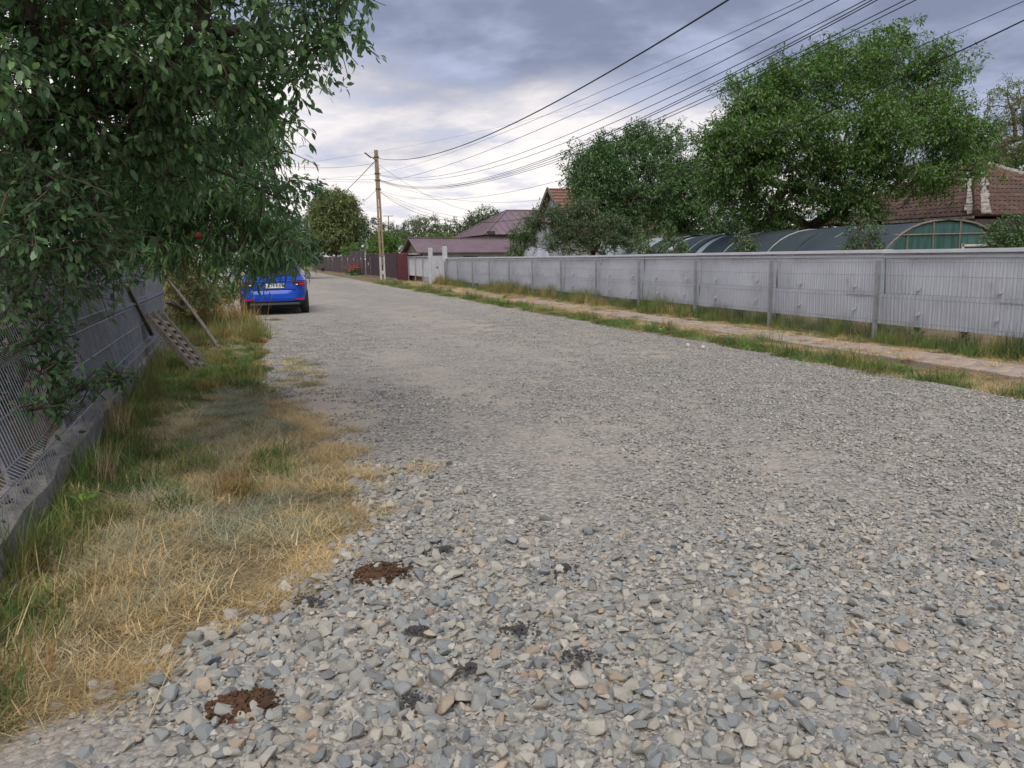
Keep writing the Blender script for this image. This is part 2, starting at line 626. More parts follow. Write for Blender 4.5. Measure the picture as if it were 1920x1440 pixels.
def road_material():
    """crushed stone bedded in pale dust: small angular chips, dusty wheel tracks, sandy patches"""
    m, n, l, b = new_mat('crushed_stone')
    t = n.new('ShaderNodeTexCoord')

    def vor(scale, feat='F1'):
        v = n.new('ShaderNodeTexVoronoi')
        v.feature = feat
        v.inputs['Scale'].default_value = scale
        v.inputs['Randomness'].default_value = 1.0
        l.new(t.outputs['Object'], v.inputs['Vector'])
        return v

    def noise(scale, detail=5, stretch=None):
        z = n.new('ShaderNodeTexNoise')
        z.inputs['Scale'].default_value = scale
        z.inputs['Detail'].default_value = detail
        z.inputs['Roughness'].default_value = 0.65
        if stretch:
            mp = n.new('ShaderNodeMapping')
            mp.inputs['Scale'].default_value = stretch
            l.new(t.outputs['Object'], mp.inputs[0])
            l.new(mp.outputs[0], z.inputs['Vector'])
        else:
            l.new(t.outputs['Object'], z.inputs['Vector'])
        return z

    def mixc(f, a, c, blend='MIX'):
        x = n.new('ShaderNodeMix')
        x.data_type = 'RGBA'
        x.blend_type = blend
        if isinstance(f, float):
            x.inputs[0].default_value = f
        else:
            l.new(f, x.inputs[0])
        for s, v in ((x.inputs[6], a), (x.inputs[7], c)):
            if isinstance(v, tuple):
                s.default_value = v + (1,)
            else:
                l.new(v, s)
        return x.outputs[2]

    wn_ = n.new('ShaderNodeTexNoise')
    wn_.inputs['Scale'].default_value = 55
    wn_.inputs['Detail'].default_value = 3
    l.new(t.outputs['Object'], wn_.inputs['Vector'])
    wv = n.new('ShaderNodeVectorMath')
    wv.operation = 'MULTIPLY_ADD'
    l.new(wn_.outputs['Color'], wv.inputs[0])
    wv.inputs[1].default_value = (0.03, 0.03, 0.03)
    l.new(t.outputs['Object'], wv.inputs[2])
    va, vb = vor(40), vor(85)
    l.new(wv.outputs[0], va.inputs['Vector'])
    l.new(wv.outputs[0], vb.inputs['Vector'])
    sa = n.new('ShaderNodeSeparateColor')
    l.new(va.outputs['Color'], sa.inputs[0])
    sb = n.new('ShaderNodeSeparateColor')
    l.new(vb.outputs['Color'], sb.inputs[0])
    stops = [(0.0, (0.10, 0.10, 0.098)), (0.25, (0.23, 0.225, 0.212)), (0.55, (0.34, 0.322, 0.29)), (0.8, (0.42, 0.395, 0.35)), (1.0, (0.56, 0.53, 0.48))]
    ra, rb = ramp(n, stops), ramp(n, stops)
    l.new(sa.outputs[0], ra.inputs[0])
    l.new(sb.outputs[0], rb.inputs[0])
    col = mixc(0.38, ra.outputs[0], rb.outputs[0])
    gap = ramp(n, [(0.0, (1, 1, 1)), (0.55, (0.95, 0.95, 0.95)), (0.8, (0.5, 0.5, 0.5))])
    l.new(va.outputs['Distance'], gap.inputs[0])
    col = mixc(1.0, col, gap.outputs[0], 'MULTIPLY')
    # dust: long bands down the road and loose patches
    band = noise(0.55, 4, (1.0, 0.16, 1.0))
    patch = noise(1.3, 6)
    add = n.new('ShaderNodeMath')
    add.operation = 'ADD'
    l.new(band.outputs[0], add.inputs[0])
    l.new(patch.outputs[0], add.inputs[1])
    dr = ramp(n, [(0.96, (0, 0, 0)), (1.0, (0.15, 0.15, 0.15))])
    dr.color_ramp.elements[0].position = 0.0
    mr = n.new('ShaderNodeMapRange')
    mr.inputs[1].default_value = 0.93
    mr.inputs[2].default_value = 1.22
    mr.inputs[3].default_value = 0.12
    mr.inputs[4].default_value = 0.75
    l.new(add.outputs[0], mr.inputs[0])
    col = mixc(mr.outputs[0], col, (0.42, 0.37, 0.31))
    # sandy margin beside the grass on the left
    sx = n.new('ShaderNodeSeparateXYZ')
    l.new(t.outputs['Object'], sx.inputs[0])

    def bump1(v, c, w):
        a = n.new('ShaderNodeMath')
        a.operation = 'SUBTRACT'
        l.new(v, a.inputs[0])
        a.inputs[1].default_value = c
        q = n.new('ShaderNodeMath')
        q.operation = 'DIVIDE'
        l.new(a.outputs[0], q.inputs[0])
        q.inputs[1].default_value = w
        s2 = n.new('ShaderNodeMath')
        s2.operation = 'MULTIPLY'
        l.new(q.outputs[0], s2.inputs[0])
        l.new(q.outputs[0], s2.inputs[1])
        return s2.outputs[0]

    su = n.new('ShaderNodeMath')
    su.operation = 'ADD'
    l.new(bump1(sx.outputs[0], 0.45, 0.62), su.inputs[0])
    l.new(bump1(sx.outputs[1], 7.6, 2.1), su.inputs[1])
    sn = n.new('ShaderNodeMath')
    sn.operation = 'ADD'
    l.new(su.outputs[0], sn.inputs[0])
    l.new(patch.outputs[0], sn.inputs[1])
    ms = n.new('ShaderNodeMapRange')
    ms.inputs[1].default_value = 1.6
    ms.inputs[2].default_value = 0.7
    ms.inputs[3].default_value = 0.0
    ms.inputs[4].default_value = 0.9
    l.new(sn.outputs[0], ms.inputs[0])
    col = mixc(ms.outputs[0], col, (0.47, 0.40, 0.31))
    l.new(col, b.inputs['Base Color'])
    b.inputs['Roughness'].default_value = 0.95
    b.inputs['Specular IOR Level'].default_value = 0.2
    inv = n.new('ShaderNodeMath')
    inv.operation = 'SUBTRACT'
    inv.inputs[0].default_value = 1.0
    l.new(va.outputs['Distance'], inv.inputs[1])
    ad2 = n.new('ShaderNodeMath')
    ad2.operation = 'ADD'
    l.new(inv.outputs[0], ad2.inputs[0])
    l.new(sa.outputs[1], ad2.inputs[1])
    bp = n.new('ShaderNodeBump')
    bp.inputs['Strength'].default_value = 1.0
    bp.inputs['Distance'].default_value = 0.006
    l.new(ad2.outputs[0], bp.inputs['Height'])
    l.new(bp.outputs[0], b.inputs['Normal'])
    return m


gxs = axis((-700, -100, 100), (-100, -20, 8), (-20, -6, 1.0), (-6, 1.5, 0.12), (1.5, 6.2, 0.5), (6.2, 10.2, 0.14), (10.2, 30, 1.0), (30, 120, 8), (120, 720, 100))
gys = axis((-60, -4, 4), (-4, 1, 0.5), (1, 26, 0.14), (26, 60, 0.6), (60, 160, 4), (160, 1500, 120))
ground = obj('ground', grid_mesh('ground', gxs, gys, ground_z, ground_material()))
tag(ground, kind='structure')

rys = axis((-6, 1, 0.4), (1, 10, 0.05), (10, 25, 0.15), (25, 60, 0.8), (60, 420, 6))
NS = 150
sp = np.linspace(0, 1, NS)
sp = sp - 0.13 * np.sin(2 * np.pi * sp) / (2 * np.pi) * 3      # finer near both edges
Yg = np.repeat(rys[:, None], NS, 1)
lef, ref_ = left_edge(rys)[:, None], right_edge(rys)[:, None]
Xg = (lef - 0.1) + (ref_ - lef + 0.2) * sp[None, :]
dl = np.minimum(Xg - (lef - 0.1), (ref_ + 0.1) - Xg)
Zg = road_z(Xg, Yg) - 0.05 * np.exp(-dl / 0.07)
ii = np.arange(len(rys) - 1)[:, None] * NS + np.arange(NS - 1)[None, :]
road = obj('gravel_road', np_mesh('gravel_road', np.stack([Xg, Yg, Zg], -1).reshape(-1, 3),
                                  np.stack([ii, ii + 1, ii + NS + 1, ii + NS], -1).reshape(-1, 4), road_material(), True))
tag(road, kind='structure')


# scattering by geometry nodes: one point per piece with rotation, size, shape number and tint
def scatter(name, pts, rots, scl, idx, tint, protos, label=None, parent=None):
    n = len(pts)
    me = bpy.data.meshes.new(name)
    me.vertices.add(n)
    me.vertices.foreach_set('co', np.asarray(pts, np.float32).ravel())
    for nm, ty, key, dat in (('rot', 'FLOAT_VECTOR', 'vector', rots), ('scl', 'FLOAT_VECTOR', 'vector', scl), ('tint', 'FLOAT_VECTOR', 'vector', tint)):
        a = me.attributes.new(nm, ty, 'POINT')
        a.data.foreach_set(key, np.asarray(dat, np.float32).ravel())
    a = me.attributes.new('idx', 'INT', 'POINT')
    a.data.foreach_set('value', np.asarray(idx, np.int32))
    o = obj(name, me, parent)
    tag(o, label, None, None, 'stuff')
    ng = bpy.data.node_groups.new(name + '_nodes', 'GeometryNodeTree')
    ng.interface.new_socket('Geometry', in_out='INPUT', socket_type='NodeSocketGeometry')
    ng.interface.new_socket('Geometry', in_out='OUTPUT', socket_type='NodeSocketGeometry')
    N, L = ng.nodes, ng.links
    gi, go = N.new('NodeGroupInput'), N.new('NodeGroupOutput')
    g2i = N.new('GeometryNodeGeometryToInstance')
    for p in protos[::-1]:                       # the join lists its inputs last first
        oi = N.new('GeometryNodeObjectInfo')
        oi.inputs['Object'].default_value = p
        oi.inputs['As Instance'].default_value = False
        L.new(oi.outputs['Geometry'], g2i.inputs[0])
    iop = N.new('GeometryNodeInstanceOnPoints')
    iop.inputs['Pick Instance'].default_value = True
    L.new(gi.outputs[0], iop.inputs['Points'])
    L.new(g2i.outputs[0], iop.inputs['Instance'])
    for nm, ty, sock in (('idx', 'INT', 'Instance Index'), ('rot', 'FLOAT_VECTOR', 'Rotation'), ('scl', 'FLOAT_VECTOR', 'Scale')):
        na = N.new('GeometryNodeInputNamedAttribute')
        na.data_type = ty
        na.inputs[0].default_value = nm
        L.new(na.outputs[0], iop.inputs[sock])
    L.new(iop.outputs[0], go.inputs[0])
    md = o.modifiers.new('scatter', 'NODES')
    md.node_group = ng
    return o


def proto(name, mesh):
    return bpy.data.objects.new(name, mesh)          # never linked to the scene


M['stone'] = tint_mat('crushed_stone_piece', 0.92, 0, 0.15, 28)
STONE = []
for k in range(12):
    g = np.random.default_rng(100 + k)
    bm = bmesh.new()
    p = g.normal(size=(13, 3))
    p /= np.linalg.norm(p, axis=1)[:, None]
    p *= g.uniform(0.8, 1.05, (13, 1))
    p *= np.array([1.0, g.uniform(0.6, 0.95), g.uniform(0.38, 0.68)]) * 0.5
    vs_ = [bm.verts.new(q) for q in p]
    r_ = bmesh.ops.convex_hull(bm, input=vs_)
    dead = [e for e in r_['geom_interior'] if isinstance(e, bmesh.types.BMVert)]
    bmesh.ops.delete(bm, geom=dead, context='VERTS')
    bmesh.ops.bevel(bm, geom=list(bm.edges), offset=0.035, segments=1, affect='EDGES', clamp_overlap=True)
    me = bpy.data.meshes.new('stone')
    bm.to_mesh(me)
    bm.free()
    me.materials.append(M['stone'])
    STONE.append(me)

PAL = np.array([(0.30, 0.30, 0.285), (0.365, 0.35, 0.315), (0.235, 0.255, 0.27), (0.42, 0.405, 0.37), (0.35, 0.295, 0.235), (0.20, 0.21, 0.215), (0.28, 0.30, 0.30)])
PAL = PAL * np.array([1.01, 0.99, 0.945]) * 0.95
PALW = np.array([0.27, 0.25, 0.15, 0.12, 0.06, 0.05, 0.10])


def stones(n, xr, yr, dens, dmin, dmax, power, seed, lift):
    g = np.random.default_rng(seed)
    x, y = g.uniform(*xr, n), g.uniform(*yr, n)
    keep = (x > left_edge(y) + 0.02) & (x < right_edge(y) - 0.02) & (g.uniform(size=n) < dens(x, y))
    x, y = x[keep], y[keep]
    n = len(x)
    d = (dmin + (dmax - dmin) * g.uniform(size=n) ** power) * np.clip(1.12 - 0.09 * x, 0.7, 1.1)
    z = road_z(x, y) + d * lift * g.uniform(-0.5, 1.25, n)
    rot = np.stack([g.normal(0, 0.35, n), g.normal(0, 0.35, n), g.uniform(0, 6.28, n)], 1)
    sc = d[:, None] * g.uniform(0.85, 1.15, (n, 3))
    t = PAL[g.choice(len(PAL), n, p=PALW)] * g.uniform(0.9, 1.1, (n, 1))
    return np.stack([x, y, z], 1), rot, sc, g.integers(0, len(STONE), n), t


def tracks(x, y):
    a = np.exp(-((x - 1.25 - 0.085 * y + 0.12 * np.sin(y * 0.7)) / 0.42) ** 2)
    b = np.exp(-((x - 3.15 - 0.05 * y + 0.1 * np.sin(y * 0.6 + 1)) / 0.40) ** 2)
    c = np.exp(-((x - 5.0 - 0.02 * y) / 0.38) ** 2) * 0.7
    return np.clip(np.maximum(np.maximum(a, b), c) * np.clip((y - 2.6) / 1.2, 0, 1) * (0.85 + 0.4 * fld(S_EDGE, x, y)), 0, 1)


def d_coarse(x, y):
    q = np.clip((3.75 + 0.32 * fld(S_ZONE, x, y) - 0.06 * x - y) / 0.9, 0, 1)
    q = q * (1 - 0.8 * tracks(x, y)) * np.clip(1.55 - 0.36 * x + 0.25 * fld(S_EDGE, x, y), 0.16, 1)
    path = np.clip((x - (-0.55 + 0.5 * (2.35 - y))) / 0.35, 0.05, 1)
    ridge = 0.75 * np.exp(-((x - left_edge(y) - 0.28) / 0.28) ** 2) * (y < 6.5) * (y > 2.9)
    ridge2 = 0.5 * np.exp(-((x - 6.35) / 0.22) ** 2)
    return np.clip(np.maximum(np.maximum(q * path, ridge), ridge2), 0, 1)


def d_mid(x, y):
    zone = np.clip(0.80 + 0.42 * fld(S_ZONE, x * 1.3 + 4, y * 0.7), 0.10, 1)
    sand = 1 - 0.92 * np.exp(-(((x - 0.45) / 0.55) ** 2 + ((y - 7.6) / 1.9) ** 2))
    ridge = 0.6 * np.exp(-((x - 6.3) / 0.35) ** 2)
    return np.clip(zone * sand * (1 - 0.82 * tracks(x, y)) + ridge, 0, 1)


parts = [stones(50000, (-2.2, 6.6), (1.15, 5.2), d_coarse, 0.026, 0.088, 2.3, 11, 0.17),
         stones(9000, (-0.2, 6.7), (5.2, 9.5), d_coarse, 0.026, 0.07, 2.4, 15, 0.2),
         stones(2600, (5.9, 6.7), (9.5, 30), d_coarse, 0.03, 0.08, 2.2, 14, 0.2)]
SP, SR, SS, SI, ST = [np.concatenate([p[i] for p in parts]) for i in range(5)]
# the stones that show largest are pieces of the road, one by one
dv = SP - EYE
zz = dv @ cf
ux, uy = 960 + F * (dv @ cr) / zz, 720 - F * (dv @ cu) / zz
inn = (ux > 0) & (ux < 1920) & (uy > 0) & (uy < 1440) & (zz > 0)
sizepx = np.where(inn, SS.mean(1) / zz, 0)
big = np.argsort(-sizepx)[:300]
PALM = []
for c_ in list(PAL) + [PAL[0] * 1.15, PAL[1] * 0.85, PAL[6] * 0.85]:
    PALM.append(mat('stone_colour', tuple(c_ * 0.86), tuple(c_ * 1.14), 26, 0.92, 0.3, 60))
for j in big:
    o = obj('stone', STONE[SI[j]], road, SP[j] + np.array([0, 0, 0.004]), tuple(SR[j]), tuple(SS[j]))
    o.material_slots[0].link = 'OBJECT'
    o.material_slots[0].material = PALM[int(np.argmin(np.abs(PAL - ST[j]).sum(1))) if j % 3 else j % len(PALM)]
keep = np.ones(len(SP), bool)
keep[big] = False
scatter('gravel', SP[keep], SR[keep], SS[keep], SI[keep], ST[keep], [proto('stone_shape', m_) for m_ in STONE], 'coarse grey crushed stones strewn over the road')

# small chips, strewn in handfuls
_m, _n, _l, _b = new_mat('stone_chip')
_g, _o = _n.new('ShaderNodeNewGeometry'), _n.new('ShaderNodeObjectInfo')
_a, _f = _n.new('ShaderNodeMath'), _n.new('ShaderNodeMath')
_a.operation, _f.operation = 'ADD', 'FRACT'
_l.new(_g.outputs['Random Per Island'], _a.inputs[0])
_l.new(_o.outputs['Random'], _a.inputs[1])
_l.new(_a.outputs[0], _f.inputs[0])
_r = ramp(_n, [(0.0, (0.19, 0.19, 0.185)), (0.2, (0.28, 0.275, 0.26)), (0.42, (0.34, 0.325, 0.29)), (0.62, (0.26, 0.265, 0.26)), (0.8, (0.39, 0.365, 0.325)), (0.95, (0.45, 0.43, 0.39)), (1.0, (0.36, 0.29, 0.22))])
_l.new(_f.outputs[0], _r.inputs[0])
_l.new(_r.outputs[0], _b.inputs['Base Color'])
_b.inputs['Roughness'].default_value = 0.95
_b.inputs['Specular IOR Level'].default_value = 0.2
M['chips'] = _m


def handful(seed, n_, rad, dmin, dmax):
    g_ = np.random.default_rng(seed)
    V, Fc = [], []
    for i in range(n_):
        p = g_.normal(size=(8, 3))
        p /= np.linalg.norm(p, axis=1)[:, None]
        d_ = dmin + (dmax - dmin) * g_.uniform() ** 1.8
        p *= np.array([1.0, g_.uniform(0.6, 0.95), g_.uniform(0.4, 0.7)]) * 0.55 * d_
        bm_ = bmesh.new()
        vv = [bm_.verts.new(q) for q in p]
        bmesh.ops.convex_hull(bm_, input=vv)
        bm_.verts.index_update()
        a_ = g_.uniform(0, 6.28)
        r2 = rad * math.sqrt(g_.uniform())
        t_ = g_.uniform(0, 6.28)
        o_ = np.array([r2 * math.cos(t_), r2 * math.sin(t_), d_ * g_.uniform(0.05, 0.28)])
        b0 = len(V)
        ca, sa = math.cos(a_), math.sin(a_)
        V += [(v.co.x * ca - v.co.y * sa + o_[0], v.co.x * sa + v.co.y * ca + o_[1], v.co.z + o_[2]) for v in bm_.verts]
        Fc += [[b0 + v.index for v in f.verts] for f in bm_.faces]
        bm_.free()
    return proto('chip_handful', np_mesh('chip_handful', np.array(V), Fc, M['chips']))


CHIP = [handful(200 + k, 16, 0.075, 0.013, 0.036) for k in range(8)] + [handful(220 + k, 16, 0.11, 0.014, 0.032) for k in range(6)]
gc = np.random.default_rng(41)
cp = []
for n_c, yr_, lo_i, hi_i in ((12500, (1.2, 9), 0, 8), (6500, (7, 19), 8, 14)):
    x, y = gc.uniform(-2.4, 6.65, n_c), gc.uniform(*yr_, n_c)
    ok = (x > left_edge(y) + 0.06) & (x < right_edge(y) - 0.06) & (gc.uniform(size=n_c) < d_mid(x, y) * np.clip((19.5 - y) / 8, 0, 1))
    x, y = x[ok], y[ok]
    cp.append((x, y, gc.integers(lo_i, hi_i, len(x))))
x, y, ci = [np.concatenate([c[i] for c in cp]) for i in range(3)]
nq = len(x)
scatter('gravel_chips', np.stack([x, y, road_z(x, y)], 1), np.stack([np.zeros(nq), np.zeros(nq), gc.uniform(0, 6.28, nq)], 1), np.repeat(gc.uniform(0.85, 1.2, (nq, 1)), 3, 1), ci,
        np.ones((nq, 3)), CHIP, 'fine crushed stone chips covering the road')

# pavement along the right fence: concrete pavers, the near ones built one by one
M['paver'] = mat('worn_paver', (0.37, 0.30, 0.26), (0.27, 0.225, 0.20), 6, 0.95, 0.4, 40, stain=((0.36, 0.29, 0.19), 2.2, 0.48, 0.68))
pav = MB()
pav.box((8.12, 23.0, -0.008), (0.78, 37.0, 0.06))
pavement = pav.build('pavement', M['paver'])
tag(pavement, kind='structure')
pm = []
for k in range(4):
    b_ = MB()
    b_.box((0, 0, 0), (0.185, 0.245, 0.05))
    bm = bmesh.new()
    me = bpy.data.meshes.new('paver')
    me.from_pydata(b_.v, [], b_.f)
    bm.from_mesh(me)
    bmesh.ops.recalc_face_normals(bm, faces=bm.faces)
    bmesh.ops.bevel(bm, geom=list(bm.edges), offset=0.008, segments=1, affect='EDGES')
    bm.to_mesh(me)
    bm.free()
    me.materials.append(mat('paver_stone', (0.39 - 0.03 * k, 0.315 - 0.02 * k, 0.275 - 0.015 * k), (0.28, 0.235, 0.215), 8, 0.95, 0.4, 40,
                            stain=((0.47, 0.37, 0.24), 3, 0.46, 0.66)))
    pm.append(me)
pg = np.random.default_rng(5)
for r_i in range(74):
    for c_i in range(4):
        yy = 4.7 + r_i * 0.25 + (0.125 if c_i % 2 else 0)
        o = obj('paver', pm[pg.integers(4)], pavement, (7.825 + c_i * 0.195 + pg.normal(0, 0.004), yy + pg.normal(0, 0.004), 0.010 + pg.normal(0, 0.004)),
                (pg.normal(0, 0.02), pg.normal(0, 0.02), pg.normal(0, 0.02)))


# ------------------------------------------------------------------ grass, hay and weeds
def blades(name, n, hmin, hmax, lean, width, curl, spread, seed, m, nseg=3):
    g = np.random.default_rng(seed)
    V, Fc = [], []
    for i in range(n):
        h = g.uniform(hmin, hmax)
        a = g.uniform(0, 2 * np.pi)
        ln = lean + g.normal(0, 0.22)
        base = np.array([g.normal(0, spread), g.normal(0, spread), -0.01])
        d = np.array([math.cos(a), math.sin(a), 0])
        side = np.array([-math.sin(a + g.normal(0, 0.5)), math.cos(a), 0]) * width * g.uniform(0.5, 1.6) / 2
        th = ln
        p = base.copy()
        b = len(V)
        for s in range(nseg + 1):
            t = s / nseg
            w = side * (1 - t * 0.9)
            if s == nseg:
                V.append(p.copy())
            else:
                V.append(p - w)
                V.append(p + w)
            p = p + (d * math.sin(th) + np.array([0, 0, 1]) * math.cos(th)) * h / nseg
            th = min(th + curl * g.uniform(0.2, 1.6) / nseg, 1.5 if p[2] > 0.015 else 1.35)
            a2 = g.normal(0, 0.07 if lean > 1.1 else 0.25)
            d = np.array([d[0] * math.cos(a2) - d[1] * math.sin(a2), d[0] * math.sin(a2) + d[1] * math.cos(a2), 0])
        for s in range(nseg - 1):
            q = b + 2 * s
            Fc.append([q, q + 1, q + 3, q + 2])
        q = b + 2 * (nseg - 1)
        Fc.append([q, q + 1, q + 2])
    return proto(name, np_mesh(name, np.array(V), Fc, m, True))


M['grass'] = tint_mat('grass_blade', 0.75, 0.25, 0.3)


def turf(name, specs, rad, seed):
    """a small sod: several clumps merged, each (blades, hmin, hmax, lean, width, curl, spread, segments)"""
    g_ = np.random.default_rng(seed)
    V, Fc = [], []
    for i, sp_ in enumerate(specs):
        p = blades('clump', sp_[0], sp_[1], sp_[2], sp_[3], sp_[4], sp_[5], sp_[6], seed * 50 + i, M['grass'], sp_[7] if len(sp_) > 7 else 3)
        me = p.data
        r2, t_ = rad * math.sqrt(g_.uniform()), g_.uniform(0, 6.28)
        o_ = (r2 * math.cos(t_), r2 * math.sin(t_))
        k_ = g_.uniform(0.75, 1.25)
        b0 = len(V)
        V += [(v.co.x * k_ + o_[0], v.co.y * k_ + o_[1], v.co.z * k_) for v in me.vertices]
        Fc += [[b0 + q for q in f.vertices] for f in me.polygons]
        bpy.data.objects.remove(p)
        bpy.data.meshes.remove(me)
    return proto(name, np_mesh(name, np.array(V), Fc, M['grass'], True))


SHORT = (26, 0.03, 0.085, 0.50, 0.0046, 0.9, 0.040)
SOFT = (26, 0.04, 0.105, 0.80, 0.0042, 1.0, 0.050)
LONG = (18, 0.09, 0.22, 0.32, 0.0055, 0.9, 0.045)
STR1 = (26, 0.05, 0.20, 1.30, 0.0030, 0.25, 0.07)
STR2 = (26, 0.10, 0.34, 1.44, 0.0028, 0.10, 0.09)
WEED = (12, 0.07, 0.20, 0.5, 0.018, 1.0, 0.05)
TALL = (14, 0.20, 0.46, 0.20, 0.0062, 0.5, 0.07, 4)
GRASS = [turf('short_turf', [SHORT] * 8 + [SOFT] * 4, 0.14, 1), turf('soft_turf', [SOFT] * 9 + [STR1] * 3, 0.14, 2), turf('long_turf', [LONG] * 7 + [SOFT] * 4, 0.13, 3),
         turf('straw_turf', [STR1] * 10 + [SOFT] * 2, 0.13, 4), turf('hay_turf', [STR2] * 8 + [STR1] * 3, 0.12, 5), turf('weed_turf', [WEED] * 7 + [LONG] * 4, 0.13, 6),
         turf('stalk_turf', [TALL] * 8 + [LONG] * 3, 0.14, 7)]
STRAW, HAY, GREYHAY = (0.60, 0.46, 0.24), (0.54, 0.46, 0.29), (0.36, 0.37, 0.25)
GREEN, FRESH, OLIVE, RUST = (0.12, 0.18, 0.05), (0.15, 0.25, 0.06), (0.25, 0.24, 0.085), (0.33, 0.19, 0.07)


def clumps(x, y, kinds, tints, size, seed, direction=None):
    g = np.random.default_rng(seed)
    n = len(x)
    z = ground_z(x, y)
    rot = np.stack([g.normal(0, 0.08, n), g.normal(0, 0.08, n), g.uniform(0, 6.28, n)], 1)
    sc = np.repeat((size * g.uniform(0.7, 1.35, n))[:, None], 3, 1)
    return np.stack([x, y, z], 1), rot, sc, kinds, tints * g.uniform(0.75, 1.25, (n, 1))


# left verge: straw in front, mixed grass, grey hay, green margin by the road
g = np.random.default_rng(21)
n = 4000
y = 1.9 + 20 * g.uniform(size=n) ** 1.7
fx, le = fence_x(y), left_edge(y)
x = fx - 0.05 + (le + 0.10 - fx) * g.uniform(size=n) ** 0.95
le_j = le - 0.13 + g.normal(0, 0.06, n)
ok = (x < le_j) & (x > -1.9) & ((y > 2.45) | (x < -1.3))
thin = np.clip(0.72 + 0.45 * fld(S_EDGE, x * 2.2, y * 2.0), 0.25, 1)
ok &= g.uniform(size=n) < np.where(y < 9, thin, 1)
bare = np.exp(-(((x + 0.45) / 0.55) ** 2 + ((y - 13.0) / 0.9) ** 2))
ok &= g.uniform(size=n) > bare * 0.75
x, y, le = x[ok], y[ok], le[ok]
n = len(x)
zn = fld(S_ZONE, x * 1.6, y * 1.1)
zn2 = fld(S_EDGE, x * 1.2 + 3, y)
dry = np.clip(0.44 + 0.34 * zn + 0.42 * np.clip((4.1 - y) / 0.8, 0, 1) - 0.45 * np.exp(-((x - fence_x(y)) / 0.28) ** 2) - 0.45 * (y > 8.6) * np.exp(-((x - le) / 0.32) ** 2)
              - 0.25 * (y > 9) + 0.3 * np.exp(-((y - 7.2) / 1.0) ** 2), 0.04, 0.97)
isdry = g.uniform(size=n) < dry
kinds = np.where(isdry, g.choice([3, 4, 1], n, p=[0.5, 0.32, 0.18]), g.choice([0, 1, 2, 5], n, p=[0.35, 0.4, 0.2, 0.05]))
near_f = np.exp(-((x - fence_x(y)) / 0.25) ** 2)
kinds = np.where((near_f > 0.6) & (g.uniform(size=n) < np.where(y < 4.3, 0.22, 0.3)), g.choice([2, 6, 5], n, p=[0.55, 0.3, 0.15]), kinds)
pick = g.uniform(size=n)
td = np.where((pick < 0.55)[:, None], STRAW, np.where((pick < 0.85)[:, None], HAY, GREYHAY))
greyzone = np.clip(np.exp(-(((y - 7.2) / 1.3) ** 2 + ((x + 0.2) / 0.5) ** 2)) + np.exp(-(((y - 4.35) / 0.4) ** 2 + ((x + 0.1) / 0.5) ** 2)) * 0.7, 0, 1)
td = np.where((g.uniform(size=n) < greyzone)[:, None], GREYHAY, td)
tg = np.where((pick < 0.4)[:, None], GREEN, np.where((pick < 0.62)[:, None], FRESH, np.where((pick < 0.93)[:, None], OLIVE, RUST)))
tint = np.where(isdry[:, None], td, tg)
size = np.where(y > 15, 1.0, 0.68) * (1 + 0.25 * zn2 * 0.5)
vg = clumps(x, y, kinds, tint, size, 22)
scatter('verge_grass', *vg, GRASS, 'patchy dry and green grass on the verge beside the left fence')

n = 170
y = g.uniform(3.4, 14.4, n)
x = fence_x(y) + g.uniform(0.04, 0.24, n)
pick = g.uniform(size=n)
tn = np.where((pick < 0.3)[:, None], GREEN, np.where((pick < 0.5)[:, None], FRESH, np.where((pick < 0.78)[:, None], OLIVE, np.where((pick < 0.9)[:, None], HAY, RUST))))
keepf = (y > 5.2) | (g.uniform(size=n) < 0.5)
ff = clumps(x[keepf], y[keepf], g.choice([2, 6, 5, 1], n, p=[0.45, 0.2, 0.15, 0.2])[keepf], tn[keepf], np.where(y > 5.2, 0.62, 0.5)[keepf], 28)
scatter('fence_foot_grass', *ff, GRASS, 'longer green grass hugging the concrete footing of the left fence')

# strays of straw lying on the stones at the edge of the verge
n = 110
y = g.uniform(2.2, 8, n)
x = left_edge(y) + np.abs(g.normal(0, 0.16, n)) - 0.03
ss = clumps(x, y, g.choice([3, 4], n), np.tile(STRAW, (n, 1)), np.full(n, 0.6), 23)
ss[0][:, 2] = road_z(x, y) + 0.012
scatter('loose_straw', *ss, GRASS, 'loose straw strewn over the stones along the verge')

# a few grass tufts at the sandy margin by the roadside
n = 50
cx = g.choice(4, n)
ctr = np.array([G(570, 695)[:2], G(545, 680)[:2], G(575, 718)[:2], G(520, 600)[:2]])
x = ctr[cx, 0] + g.normal(0, 0.13, n)
y = ctr[cx, 1] + g.normal(0, 0.33, n)
tt = clumps(x, y, g.choice([0, 1, 3], n), np.where((g.uniform(size=n) < 0.55)[:, None], OLIVE, HAY), np.full(n, 0.7), 24)
tt[0][:, 2] = road_z(x, y)
scatter('roadside_tufts', *tt, GRASS, 'thin grass tufts in the sandy margin behind the blue car')

# right verge
n = 3900
y = 3.6 + 42 * g.uniform(size=n) ** 1.6
x = g.uniform(6.55, 8.95, n)
e_ = x - right_edge(y)
onpave = (x > 7.74 + 0.06 * np.sin(y * 2.3)) & (x < 8.50 + 0.08 * np.sin(y * 1.7))
strip = 0.29 + 0.10 * np.sin(y * 0.9) + 0.1 * np.sin(y * 2.7 + 1)
pg_ = np.clip(1.15 - np.abs(e_ - 0.2) / strip, 0.03, 0.95)
isg = g.uniform(size=n) < pg_
zz_ = fld(S_EDGE, x, y)
ok = (e_ > g.normal(0.0, 0.04, n)) & (~onpave | (g.uniform(size=n) < 0.22)) & (isg | (g.uniform(size=n) < 0.62 + 0.2 * zz_))
x, y, isg = x[ok], y[ok], isg[ok]
n = len(x)
pick = g.uniform(size=n)
kinds = np.where(isg, g.choice([0, 1, 2], n, p=[0.45, 0.4, 0.15]), g.choice([3, 4, 1], n, p=[0.45, 0.4, 0.15]))
